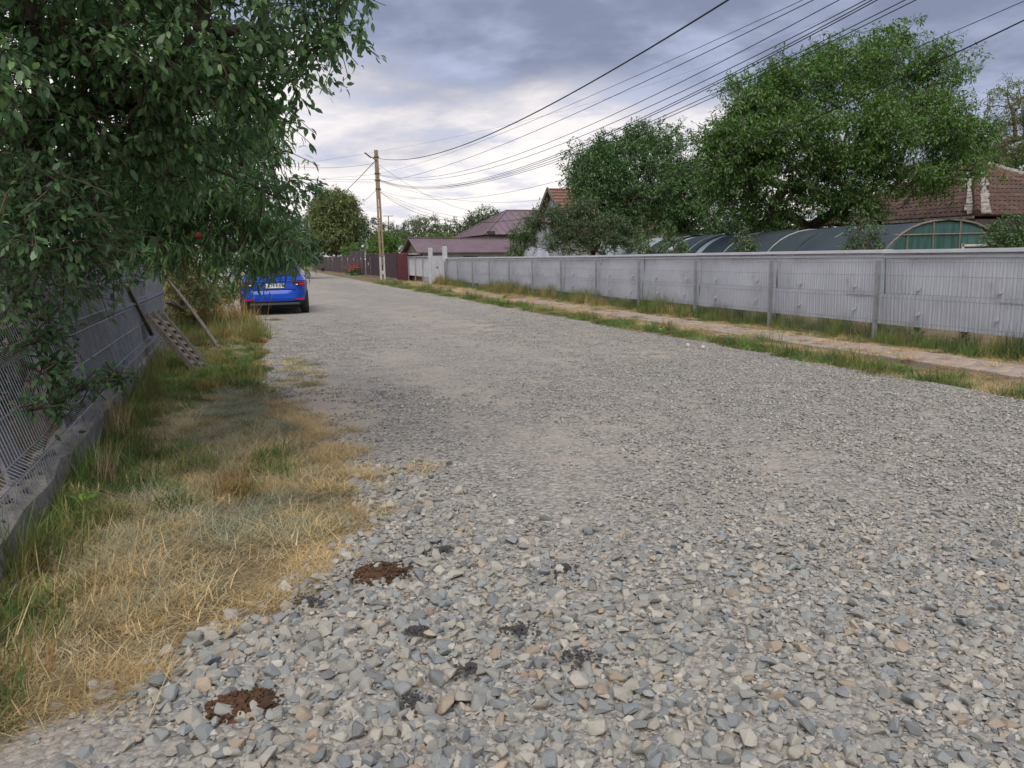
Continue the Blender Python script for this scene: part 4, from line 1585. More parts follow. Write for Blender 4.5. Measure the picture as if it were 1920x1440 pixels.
# pieces: slightly curved tiles laid in courses
tv, tf = [], []
for i, xx in enumerate(np.linspace(-0.5, 0.5, 5)):
    lift = 0.10 * (1 - (2 * xx) ** 2)
    tv += [(xx, 0, lift * 0.9 + 0.06), (xx, 1, lift * 0.9)]
for i in range(4):
    tf.append([2 * i, 2 * i + 2, 2 * i + 3, 2 * i + 1])
tv += [(-0.5, 0, 0), (0.5, 0, 0)]
tf.append([0, 10, 11, 8, 6, 4, 2])
TM = []
for k in range(4):
    c_ = [(0.130, 0.076, 0.056), (0.105, 0.063, 0.049), (0.150, 0.090, 0.064), (0.092, 0.062, 0.052)][k]
    TM.append(np_mesh('roof_tile', np.array(tv), tf, mat('clay_tile', c_, tuple(q * 0.62 for q in c_), 9, 0.9, 0.3, 30)))


def tile_face(e0, e1, p_lo, top_l, top_r, single):
    """courses of tiles on the plane through e0,e1 (eave) and top edge top_l..top_r"""
    e0, e1, top_l, top_r = [np.array(q, float) for q in (e0, e1, top_l, top_r)]
    u = (e1 - e0) / np.linalg.norm(e1 - e0)
    up = (top_l - e0) - u * np.dot(top_l - e0, u)
    Lu = np.linalg.norm(up)
    v = up / Lu
    nn = np.cross(u, v)
    if nn[2] < 0:
        nn = -nn
    tw, tl = 0.235, 0.34
    joined = []
    ncourse = int(Lu / tl)
    for j in range(ncourse):
        t = (j + 0.5) / ncourse
        a = e0 + (top_l - e0) * t
        bq = e1 + (top_r - e1) * t
        w = np.dot(bq - a, u)
        nt = int(w / tw)
        for i in range(nt):
            p = a + u * (i + 0.5 + (w / tw - nt) / 2) * tw + v * (-0.5 * Lu / ncourse) + nn * 0.012
            joined.append((p, u * tw * 0.98, v * tl * 1.12, nn * 0.33 * tw / 0.235))
    out = []
    for i, (p, uu, vv, nv) in enumerate(joined):
        Mx = Matrix(((uu[0], vv[0], nv[0], 0), (uu[1], vv[1], nv[1], 0), (uu[2], vv[2], nv[2], 0), (0, 0, 0, 1)))
        Mx = Matrix.Translation([float(q) for q in (p + nn * abs(fr.normal(0, 0.004)))]) @ Mx
        out.append(Mx)
    return out


hoff = Matrix.Translation([-float(q) for q in wpos(hs)])
front = tile_face(c0, c1, None, r0, r0, True)
left = tile_face(c3, c0, None, r1, r0, False)
left = [m_ for m_ in left]
# nearest to the camera first: single pieces; the others joined
allt = sorted(front + left, key=lambda m_: (m_.translation - Vector((0, 0, H))).length)
vis = []
for m_ in allt:
    d_ = np.array(m_.translation) - EYE
    q_ = d_ @ cf
    if 960 + F * (d_ @ cr) / q_ < 1935:
        vis.append(m_)
single = vis[:300]
ids = set(id(m_) for m_ in single)
for m_ in single:
    o = obj('roof_tile', TM[fr.integers(4)], rfo)
    o.matrix_local = hoff @ m_
V, Fc = [], []
for m_ in allt:
    if id(m_) in ids:
        continue
    b0 = len(V)
    V += [tuple(m_ @ Vector(q)) for q in tv]
    Fc += [[b0 + i for i in f] for f in tf]
if V:
    jt = MB().add(V, Fc).build('roof_tiles', M['tile'], rfo)
    jt['kind'] = 'stuff'
b_ = MB()                                              # patchy lime mortar bands either side of the near hip, ridge tiles on top
for s, da in ((0, (-0.02, 0.30)), (1, (0.34, -0.02))):
    n0 = 15
    for i in range(n0):
        t0, t1 = i / n0 * 0.82, (i + 0.95) / n0 * 0.82
        p, q = c0 + (r0 - c0) * t0, c0 + (r0 - c0) * t1
        wd_ = fr.uniform(0.10, 0.38)
        o3 = np.array([da[0], da[1], 0.075])
        b_.beam(p + o3, q + o3 + (0, 0, fr.normal(0, 0.01)), wd_, 0.05, (0, 0, 1))
b_.build('mortar_band', M['lime'], rfo)
for i in range(12):
    p, q = c0 + (r0 - c0) * (i / 12), c0 + (r0 - c0) * ((i + 1.06) / 12)
    MB().tube([p + (0, 0, 0.10), q + (0, 0, 0.085)], [0.125, 0.105], 8).build('hip_tile', TM[0].materials[0], rfo)
for i in range(12):
    p, q = c1 + (r0 - c1) * (i / 12), c1 + (r0 - c1) * ((i + 1.06) / 12)
    MB().tube([p + (0, 0, 0.10), q + (0, 0, 0.085)], [0.125, 0.105], 8).build('hip_tile', M['lime'], rfo)
MB().box((hx0 + hw_ / 2, hy0 + hd_ / 2, hz / 2 - 0.05), (hw_ - 1.0, hd_ - 1.0, hz - 0.1)).build('wall', M['grey_wall'], hs)
b_ = MB()
b_.box((hx0 - 0.03, hy0 + 2.2, hz - 0.05), (0.05, 4.2, 0.10))
b_.build('fascia_board', M['lime'], hs)
b_ = MB()
b_.box((hx0 + 2.0, hy0 + 0.47, 1.5), (1.1, 0.08, 1.1))
b_.build('window', M['dark_metal'], hs)

# greenhouse tunnel: dark shade net over hoops, pale film showing at places, teal film on the end
gcx, gw, gh, gy0, gy1 = 15.45, 2.25, 2.03, 14.2, 29.5
ghs = thing('greenhouse_tunnel', 'polytunnel greenhouse under dark shade netting with teal film end behind the sheet fence', 'greenhouse', (gcx, 21.5, 0))


def arch(y_, s=1.0, k0=0.0, k1=math.pi, n_=22):
    out = []
    for i in range(n_ + 1):
        a = k0 + (k1 - k0) * i / n_
        ca, sa = math.cos(a), math.sin(a)
        out.append((gcx - gw * s * math.copysign(abs(ca) ** 0.85, ca), y_, gh * s * sa ** 0.9 if sa > 0 else 0))
    return out


def shell(y0, y1, s, m_, nm, sag=0.0, ny=10):
    V, Fc = [], []
    for j in range(ny + 1):
        yj = y0 + (y1 - y0) * j / ny
        V += [(p[0], p[1], p[2] - sag * math.sin(math.pi * j / ny) * (p[2] / gh)) for p in arch(yj, s)]
    n_ = 23
    for j in range(ny):
        for i in range(n_ - 1):
            Fc.append([j * n_ + i, j * n_ + i + 1, (j + 1) * n_ + i + 1, (j + 1) * n_ + i])
    return MB().add(V, Fc).build(nm, m_, ghs, True)


shell(gy0, gy1, 0.985, M['pale_plastic'], 'plastic_film', 0.0, 20)
nets = [(14.2, 17.3), (17.36, 19.9), (19.94, 22.0), (22.42, 24.0), (24.5, 25.9)]
for a, c in nets:
    shell(a, c, 1.0 + fr.uniform(0, 0.012), M['shade_net'], 'shade_net', 0.03)
for y_ in np.linspace(gy0, gy1, 8):
    MB().tube(arch(y_, 0.99 if y_ > gy0 else 1.012), 0.028, 6).build('hoop', M['wood'] if y_ == gy0 else M['post'], ghs)
mt, n_, l_, bs_ = new_mat('teal_film')
bs_.inputs['Base Color'].default_value = (0.10, 0.24, 0.215, 1)
bs_.inputs['Roughness'].default_value = 0.25
tr_ = n_.new('ShaderNodeBsdfTranslucent')
tr_.inputs[0].default_value = (0.22, 0.50, 0.45, 1)
tp_ = n_.new('ShaderNodeBsdfTransparent')
tp_.inputs[0].default_value = (0.45, 0.70, 0.65, 1)
nz_ = n_.new('ShaderNodeTexNoise')
nz_.inputs['Scale'].default_value = 3
mpn = n_.new('ShaderNodeMapping')
mpn.inputs['Scale'].default_value = (3, 1, 0.5)
tcn = n_.new('ShaderNodeTexCoord')
l_.new(tcn.outputs['Object'], mpn.inputs[0])
l_.new(mpn.outputs[0], nz_.inputs['Vector'])
mx1, mx2 = n_.new('ShaderNodeMixShader'), n_.new('ShaderNodeMixShader')
mx1.inputs[0].default_value = 0.45
l_.new(bs_.outputs[0], mx1.inputs[1])
l_.new(tr_.outputs[0], mx1.inputs[2])
rm = n_.new('ShaderNodeMapRange')
rm.inputs[1].default_value = 0.35
rm.inputs[2].default_value = 0.7
rm.inputs[3].default_value = 0.05
rm.inputs[4].default_value = 0.45
l_.new(nz_.outputs[0], rm.inputs[0])
l_.new(rm.outputs[0], mx2.inputs[0])
l_.new(mx1.outputs[0], mx2.inputs[1])
l_.new(tp_.outputs[0], mx2.inputs[2])
l_.new(mx2.outputs[0], n_['Material Output'].inputs[0])
ar = arch(gy0 + 0.02, 0.99)
MB().add(ar, [list(range(len(ar)))[::-1]]).build('end_film', mt, ghs)
b_ = MB()
for xo in (-1.2, -0.45, 0.35, 1.15):
    zt = gh * (1 - (abs(xo) / gw) ** 2.2) ** 0.5
    b_.tube([(gcx + xo, gy0, 0), (gcx + xo, gy0, zt)], 0.02, 5)
b_.tube([(gcx - 1.6, gy0, 1.72), (gcx + 1.6, gy0, 1.74)], 0.02, 5)
b_.build('end_frame', M['wood'], ghs)
b_ = MB()
b_.box((gcx + 0.85, gy0 - 0.04, 1.46), (0.9, 0.04, 0.05))
b_.box((gcx + 0.42, gy0 - 0.04, 0.75), (0.05, 0.04, 1.5))
b_.box((gcx + 1.28, gy0 - 0.04, 0.75), (0.05, 0.04, 1.5))
b_.build('door_frame', M['whitewash'], ghs)

# washing behind the fence
cl0 = atY(983, 458, 30)
wl_ = thing('hanging_sheet', 'pale blue white bed sheet hung out behind the fence beside the bush', 'laundry', (cl0[0] + 0.5, 30, 0))
V, Fc = [], []
for j in range(7):
    for i in range(15):
        xx = cl0[0] + 1.05 * i / 14
        zz_2 = 1.86 - 0.22 * (i / 14) - 0.95 * j / 6
        V.append((xx, 30 + 0.05 * math.sin(i * 1.1 + j * 0.3) * (0.3 + j / 6), zz_2))
for j in range(6):
    for i in range(14):
        Fc.append([j * 15 + i, j * 15 + i + 1, j * 15 + i + 16, j * 15 + i + 15])
MB().add(V, Fc).build('cloth', M['cloth_white'], wl_, True)
MB().tube([(cl0[0] - 0.6, 30, 1.95), (cl0[0] + 0.5, 30, 1.76), (cl0[0] + 1.7, 30, 1.62)], 0.006, 4).build('clothes_line', M['cable_grey'], wl_)
b_ = MB()
for xx in (-0.6, 1.7):
    b_.tube([(cl0[0] + xx, 30, 0), (cl0[0] + xx, 30, 1.98 if xx < 0 else 1.66)], 0.03, 6)
b_.build('line_post', M['wood'], wl_)

# pale house with white railing far on the left
pb0 = thing('pale_house', 'pale blue grey house showing through leaves behind the blue car', 'house', (0.6, 64, 0))
MB().box((0.4, 66, 1.55), (4.2, 6, 3.1)).build('wall', M['house_wall'], pb0)
b_ = MB()
b_.add([(-2.0, 62.7, 3.0), (2.8, 62.7, 3.0), (2.8, 66, 3.5), (-2.0, 66, 3.5), (2.8, 69.3, 3.0), (-2.0, 69.3, 3.0)], [[0, 1, 2, 3], [3, 2, 4, 5]])
b_.build('roof', M['mauve_roof'], pb0)
for xx in (-0.6, 1.2):
    w_ = MB().box((xx, 62.99, 1.8), (0.9, 0.06, 1.1)).build('window', M['dark_metal'], pb0)
    MB().box((xx, 62.95, 1.22), (1.1, 0.12, 0.06)).build('sill', M['whitewash'], w_)
wf = thing('white_slat_fence', 'white upright slat fence behind the blue car at the roadside', 'fence', (1.2, 58, 0))
for i in range(16):
    MB().box((-1.4 + i * 0.26, 58, 0.82), (0.15, 0.03, 1.5)).build('slat', M['whitewash'], wf)
for z in (0.35, 1.35):
    MB().box((0.55, 58.04, z), (4.2, 0.04, 0.08)).build('rail', M['whitewash'], wf)

# ------------------------------------------------------------------ left fence: concrete footing, leaning wire mesh, boards behind
def lean(y_):
    return float(np.interp(y_, [3, 5.5, 9.2, 11.5, 14.5], [R(16), R(15), R(9.5), R(2), R(0.5)]))


def lf_pos(y_, z_, back=0.0):
    """point of the leaning fence: base line fence_x at z 0.26, leaning away from the road"""
    a = lean(y_)
    hgt = z_ - 0.26
    return (float(fence_x(y_)) - back * math.cos(a) - math.sin(a) * max(hgt, -0.05), y_, 0.26 + hgt * (math.cos(a) if hgt > 0 else 1) - back * math.sin(a) * 0)


cfoot = thing('concrete_footing_wall', 'crumbling low concrete footing under the leaning mesh fence on the left', 'wall', (-1.35, 8, 0))
LFY0, LFY1 = 1.0, 14.5
k = 0
y_ = LFY0
while y_ < LFY1 - 0.3:
    L_ = min(fr.uniform(1.5, 2.6), LFY1 - y_)
    nx_, nz_2 = 14, 5
    V, Fc = [], []
    # rough block: front, top, back
    prof = [(0.12, -0.1), (0.125, 0.10), (0.11, 0.24), (0.05, 0.275), (-0.06, 0.27), (-0.12, 0.22), (-0.13, -0.1)]
    for i in range(nx_ + 1):
        yy = y_ + (L_ - 0.015) * i / nx_
        for (a, c) in prof:
            V.append((float(fence_x(yy)) + a + fr.normal(0, 0.008) - 0.06, yy, c + (fr.normal(0, 0.011) if c > 0 else 0)))
    m_ = len(prof)
    for i in range(nx_):
        for j in range(m_ - 1):
            Fc.append([i * m_ + j, i * m_ + j + 1, (i + 1) * m_ + j + 1, (i + 1) * m_ + j])
    Fc += [list(range(m_)), [nx_ * m_ + j for j in range(m_)][::-1]]
    MB().add(V, Fc).build('concrete_block', M['concrete'], cfoot)
    y_ += L_
for i in range(26):
    yy = fr.uniform(3.6, 6.0)
    o = obj('rubble', STONE[fr.integers(12)], cfoot, np.array([float(fence_x(yy)) - 0.06 + fr.normal(0, 0.06), yy, 0.285]) - wpos(cfoot), (0, 0, fr.uniform(0, 6)), [fr.uniform(0.03, 0.09)] * 3)
    o.material_slots[0].link = 'OBJECT'
    o.material_slots[0].material = M['concrete']

lmf = thing('leaning_mesh_fence', 'leaning galvanised wire mesh fence overgrown by branches on the left', 'fence', (-1.35, 8, 0))
zl = [(0.12, 0.0), (0.36, 0.0), (0.40, 0.05), (0.44, 0.0), (0.66, 0), (0.90, 0.0), (0.94, 0.05), (0.98, 0.0), (1.25, 0), (1.50, 0.0), (1.54, 0.05), (1.58, 0.0), (1.76, 0)]
y_ = 1.2
while y_ < LFY1 - 0.1:
    y2 = min(y_ + 2.5, LFY1)
    b_ = MB()
    nn_ = int(round((y2 - y_) / 0.05))
    for i in range(nn_ + 1):
        yy = y_ + (y2 - y_) * i / nn_
        b_.tube([lf_pos(yy, z_, -0.02 - o_) for z_, o_ in zl], 0.0026, 4, False)
    for z_ in (0.14, 0.355, 0.445, 0.66, 0.895, 0.985, 1.25, 1.495, 1.585, 1.74):
        b_.tube([lf_pos(q, z_, -0.026) for q in np.linspace(y_, y2, 6)], 0.0032, 5)
    b_.build('wire_panel', M['wire'], lmf)
    b_ = MB()
    b_.tube([lf_pos(y2, 0.1, 0.03), lf_pos(y2, 1.0, 0.03), lf_pos(y2, 1.8, 0.03)], 0.028, 6)
    b_.build('post', M['dark_metal'], lmf)
    y_ += 2.5

brd = thing('board_screen', 'patchwork screen of grey boards and dark sheets behind the left mesh fence', 'fence screen', (-1.5, 10, 0))
specs = [(4.6, 5.0, 1.55, 'grey_board'), (6.1, 6.55, 1.72, 'grey_board'), (6.62, 6.95, 1.6, 'dark_sheet'), (7.0, 7.35, 1.68, 'grey_board'), (7.42, 8.3, 1.55, 'dark_sheet'),
         (8.36, 9.2, 1.66, 'dark_sheet'), (9.24, 9.55, 1.5, 'grey_board'), (9.6, 10.6, 1.55, 'dark_sheet'), (10.64, 12.4, 1.52, 'blue_grey_sheet'), (12.43, 14.45, 1.47, 'blue_grey_sheet')]
for a, c, h, mm in specs:
    V = []
    nk = 6
    for off in (0.10, 0.125):
        for j in range(5):
            for i in range(nk):
                yy = a + (c - a) * i / (nk - 1)
                p = lf_pos(yy, 0.20 + (h - 0.20) * j / 4, off + 0.008 * math.sin(yy * 9 + j))
                V.append(p)
    Fc = []
    for s in (0, 1):
        for j in range(4):
            for i in range(nk - 1):
                q = s * 5 * nk + j * nk + i
                Fc.append([q, q + 1, q + nk + 1, q + nk])
    t_ = 5 * nk
    for i in range(nk - 1):
        Fc.append([i, i + 1, t_ + i + 1, t_ + i])
        Fc.append([4 * nk + i, 4 * nk + i + 1, t_ + 4 * nk + i + 1, t_ + 4 * nk + i])
    for j in range(4):
        for e in (0, nk - 1):
            Fc.append([j * nk + e, (j + 1) * nk + e, t_ + (j + 1) * nk + e, t_ + j * nk + e])
    MB().add(V, Fc).build('board', M[mm], brd)

# ------------------------------------------------------------------ leaning ladder, planks, sticks, rubble on the left verge
lt = np.array(lf_pos(10.9, 0.82, -0.06))
lbm = np.array(G(374, 707))
d_ = lt - lbm
sd_ = np.array([0.35, 0.94, 0.0])
sd_ -= d_ * np.dot(sd_, d_) / np.dot(d_, d_)
sd_ /= np.linalg.norm(sd_)
lad = thing('slatted_frame', 'grey wooden frame of three rails with short slats leaning on the left fence', 'wooden frame', (lbm[0], lbm[1], 0))
nrm_ = np.cross(sd_, d_ / np.linalg.norm(d_))
for i, o_ in enumerate((0.0, 0.17, 0.36)):
    MB().beam(lbm + sd_ * o_ + (0, 0, 0.01), lt + sd_ * o_ + d_ * 0.06 * (i - 1), 0.045, 0.06, tuple(nrm_)).build('rail', M['dark_wood'], lad)
for i in range(8):
    t = 0.12 + 0.105 * i
    for o_ in (0.085, 0.265):
        p = lbm + d_ * t + sd_ * o_
        MB().beam(p - sd_ * 0.065, p + sd_ * 0.072, 0.055, 0.022, tuple(nrm_)).build('slat', M['wood'], lad)

b_ = MB()
b_.beam(np.array(lf_pos(10.1, 1.18, -0.05)), np.array(lf_pos(11.0, 0.5, -0.10)), 0.045, 0.03)
o = b_.build('leaning_stick', M['wood'])
tag(o, 'short grey stick propped upright against the left fence above the slatted frame', 'stick')
p0, p1 = np.array(lf_pos(14.0, 1.30, -0.05)), np.array(G(412, 655))
b_ = MB()
pts = [p0 + (p1 - p0) * t + np.array([0, 0, 0.05 * math.sin(t * 3.1)]) for t in np.linspace(0, 1, 8)]
b_.tube(pts + [p1 + (0.10, -0.05, -0.01)], [0.022, 0.024, 0.026, 0.028, 0.03, 0.032, 0.034, 0.036, 0.03], 7)
b_.tube([p1 - (p1 - p0) * 0.06, p1 + (-0.02, 0.02, 0.14)], [0.03, 0.022], 6)
o = b_.build('leaning_branch', M['wood'], None, True)
tag(o, 'long thin branch slanting from the left fence end down to the rubble', 'branch')
for q, (pa_, pb_) in enumerate((((314, 562), (400, 620)), ((314, 568), (398, 614)))):
    a_ = atX(*pa_, -1.50)
    c_ = G(*pb_)
    o = MB().beam(a_ + (0, 0, 0.02 * q), c_ + (0.02, 0.14 * q, 0.03), 0.10, 0.03).build('leaning_plank', M['wood'])
    tag(o, 'weathered plank leaning down from the fence end, %s of two' % ('upper' if q == 0 else 'lower'), 'plank', 'planks at the fence end')
gp_ = G(405, 655)
for i in range(11):
    rr_ = fr.uniform(0.05, 0.14)
    px_, py_ = gp_[0] + fr.normal(0, 0.13), gp_[1] + fr.normal(0, 0.18)
    o = obj('rubble_stone', STONE[i], None, (px_, py_, 0.03 + rr_ * 0.12), (fr.normal(0, 0.2), fr.normal(0, 0.2), fr.uniform(0, 6)), [rr_] * 3)
    o.material_slots[0].link = 'OBJECT'
    o.material_slots[0].material = mat('rubble_grey', (0.14, 0.125, 0.12), (0.08, 0.07, 0.07), 12, 0.95, 0.3, 50)
    tag(o, 'dark rubble stone in the small heap at the foot of the slanting branch', 'stone', 'rubble heap stones')
q_ = G(431, 652)
o = obj('pale_stone', STONE[3], None, (q_[0], q_[1], 0.05), (0.1, 0.1, 1), (0.14, 0.13, 0.13))
o.material_slots[0].link = 'OBJECT'
o.material_slots[0].material = mat('pale_stone_colour', (0.5, 0.42, 0.32), (0.4, 0.33, 0.24), 10, 0.9)
tag(o, 'single cream coloured stone lying right of the dark rubble heap', 'stone')
q_ = G(668, 915)
o = obj('large_stone', STONE[5], road, (q_[0], q_[1], 0.04), (0.05, -0.05, 0.3), (0.20, 0.13, 0.09))
o.material_slots[0].link = 'OBJECT'
o.material_slots[0].material = PALM[0]
for (px_, py_), nm, lb in (((1290, 652), 'white_litter', 'crumpled white litter on the grass edge beside the road'), ((1318, 656), 'white_litter', 'smaller white litter scrap right of the crumpled one')):
    q_ = G(px_, py_)
    o = obj(nm, STONE[7], None, (q_[0], q_[1], 0.05), (0.5, 0.4, 1), (0.12, 0.09, 0.12))
    o.material_slots[0].link = 'OBJECT'
    o.material_slots[0].material = M['whitewash']
    tag(o, lb, 'litter')


# dung heaps and dark patches
def heap(name, label, cat, px, py, rx, ry, h, m_, seed, n_=140, piece=0.03, mound=True):
    g_ = np.random.default_rng(seed)
    c_ = G(px, py)
    b2 = bmesh.new()
    V, Fc = [], []
    # low mound
    nr, na = 5, 18
    root = thing(name, label, cat, (c_[0], c_[1], 0))
    V.append((c_[0], c_[1], 0.012 + h))
    for i in range(1, nr + 1):
        for k_ in range(na):
            a = 2 * math.pi * k_ / na
            t = i / nr
            w_ = 1 + 0.18 * math.sin(3 * a + seed) + 0.1 * math.sin(5 * a + 2 * seed)
            V.append((c_[0] + rx * t * w_ * math.cos(a), c_[1] + ry * t * w_ * math.sin(a), 0.012 + h * (1 - t ** 2) + g_.normal(0, 0.003) - 0.02 * (t == 1)))
    for k_ in range(na):
        Fc.append([0, 1 + k_, 1 + (k_ + 1) % na])
    for i in range(nr - 1):
        for k_ in range(na):
            a0 = 1 + i * na
            Fc.append([a0 + k_, a0 + na + k_, a0 + na + (k_ + 1) % na, a0 + (k_ + 1) % na])
    if mound:
        MB().add(V, Fc).build('mound', m_, root, True)
    # crumbs on it
    V, Fc = [], []
    for i in range(n_):
        a, t = g_.uniform(0, 6.28), ((math.sqrt(g_.uniform(0, 1.0)) * g_.uniform(0.8, 1.25) if g_.uniform() < 0.8 else abs(g_.normal(0, 0.95))) if mound else abs(g_.normal(0, 0.62)))
        p = np.array([c_[0] + rx * t * math.cos(a), c_[1] + ry * t * math.sin(a), 0.016 + h * max(0, 1 - t * t)])
        s_ = piece * g_.uniform(0.5, 1.3)
        me = STONE[g_.integers(12)]
        Rm = Matrix.Rotation(g_.uniform(0, 6.28), 3, 'Z') @ Matrix.Rotation(g_.normal(0, 0.5), 3, 'X')
        b0 = len(V)
        V += [tuple(np.array(Rm @ v.co) * s_ + p) for v in me.vertices]
        Fc += [[b0 + q for q in f.vertices] for f in me.polygons]
    c2_ = MB().add(V, Fc).build('crumbs', m_, root)
    c2_['kind'] = 'stuff'
    b2.free()


M['dung'] = mat('brown_dung', (0.115, 0.062, 0.032), (0.060, 0.032, 0.018), 16, 0.95, 0.6, 60)
M['soot'] = mat('dark_crumbs', (0.045, 0.043, 0.046), (0.085, 0.080, 0.080), 20, 0.95, 0.5, 60)
heap('dung_heap', 'brown dung heap on the gravel below the end of the straw verge', 'dung', 714, 1080, 0.135, 0.115, 0.018, M['dung'], 1, 190, 0.026)
heap('dung_heap', 'brown dung heap on the coarse stones near the bottom left corner', 'dung', 457, 1326, 0.115, 0.085, 0.016, M['dung'], 2, 170, 0.026)
for i, (px_, py_, rx_, ry_, lb) in enumerate(((1088, 1246, 0.10, 0.075, 'largest dark crumbly patch on the coarse stones, right of the others'),
                                               (975, 1190, 0.07, 0.06, 'dark crumbly patch just above and left of the largest one'),
                                               (880, 1262, 0.06, 0.05, 'dark crumbly patch left of the largest one'),
                                               (775, 1330, 0.055, 0.06, 'dark crumbly patch low in the middle of the coarse stones'),
                                               (780, 1195, 0.05, 0.04, 'small dark crumbly patch in the middle of the coarse stones'),
                                               (832, 1040, 0.06, 0.05, 'faint dark crumbly patch to the right of the upper dung heap'),
                                               (1062, 1075, 0.06, 0.06, 'faint dark patch on the fine gravel above the coarse stones'),
                                               (580, 1137, 0.055, 0.05, 'small dark crumbly patch left of the upper dung heap'))):
    heap('dark_patch', lb, 'dark patch', px_, py_, rx_ * 1.3, ry_ * 1.3, 0.016, M['soot'], 20 + i, 80, 0.020, False)

# ------------------------------------------------------------------ cars
def paint(name, c, rough=0.28):
    m, n, l, b = new_mat(name)
    b.inputs['Base Color'].default_value = tuple(c) + (1,)
    b.inputs['Roughness'].default_value = rough
    b.inputs['Metallic'].default_value = 0.1
    b.inputs['Specular IOR Level'].default_value = 0.3
    b.inputs['Coat Weight'].default_value = 0.45
    b.inputs['Coat Roughness'].default_value = 0.06
    return m


M['blue_paint'] = paint('blue_car_paint', (0.003, 0.055, 0.42))
M['white_car'] = paint('white_car_paint', (0.72, 0.74, 0.77))
M['car_glass'] = mat('car_glass', (0.018, 0.024, 0.028), rough=0.06, spec=0.8)
M['car_black'] = mat('black_car_plastic', (0.012, 0.012, 0.013), rough=0.55)
M['tyre'] = mat('tyre_rubber', (0.018, 0.018, 0.018), (0.035, 0.033, 0.03), 20, 0.85)
M['rim'] = mat('wheel_rim', (0.35, 0.36, 0.37), rough=0.35, metallic=0.8)
M['tail_red'] = mat('tail_light_red', (0.42, 0.012, 0.008), rough=0.2, spec=0.3)
M['tail_dark'] = mat('tail_light_dark', (0.075, 0.006, 0.006), rough=0.2, spec=0.25)
M['reflector'] = mat('red_reflector', (0.45, 0.012, 0.012), rough=0.2)
M['plate'] = mat('number_plate_white', (0.75, 0.75, 0.74), rough=0.4)
M['plate_blue'] = mat('number_plate_blue', (0.01, 0.05, 0.4), rough=0.4)
M['ink'] = mat('plate_lettering', (0.012, 0.012, 0.014), rough=0.5)

SL = np.array([  # z, rear y, front y, half width
    (0.20, 0.22, 3.92, 0.78), (0.27, 0.07, 4.02, 0.845), (0.36, 0.015, 4.08, 0.872), (0.45, 0.00, 4.10, 0.884), (0.56, 0.015, 4.09, 0.890),
    (0.64, 0.045, 4.07, 0.890), (0.66, 0.060, 4.06, 0.889), (0.74, 0.070, 4.02, 0.888), (0.82, 0.075, 3.92, 0.885), (0.875, 0.085, 3.75, 0.876), (0.90, 0.060, 3.62, 0.868),
    (0.925, 0.110, 3.45, 0.855), (0.96, 0.165, 3.22, 0.838), (1.00, 0.21, 3.08, 0.815), (1.10, 0.305, 2.92, 0.772), (1.22, 0.42, 2.72, 0.718), (1.33, 0.52, 2.52, 0.668),
    (1.385, 0.40, 2.38, 0.635), (1.42, 0.48, 2.22, 0.590), (1.445, 0.72, 2.05, 0.50), (1.455, 1.0, 1.85, 0.30)])
ZS = np.concatenate([np.linspace(0.20, 0.90, 36), np.linspace(0.91, 1.455, 34)])


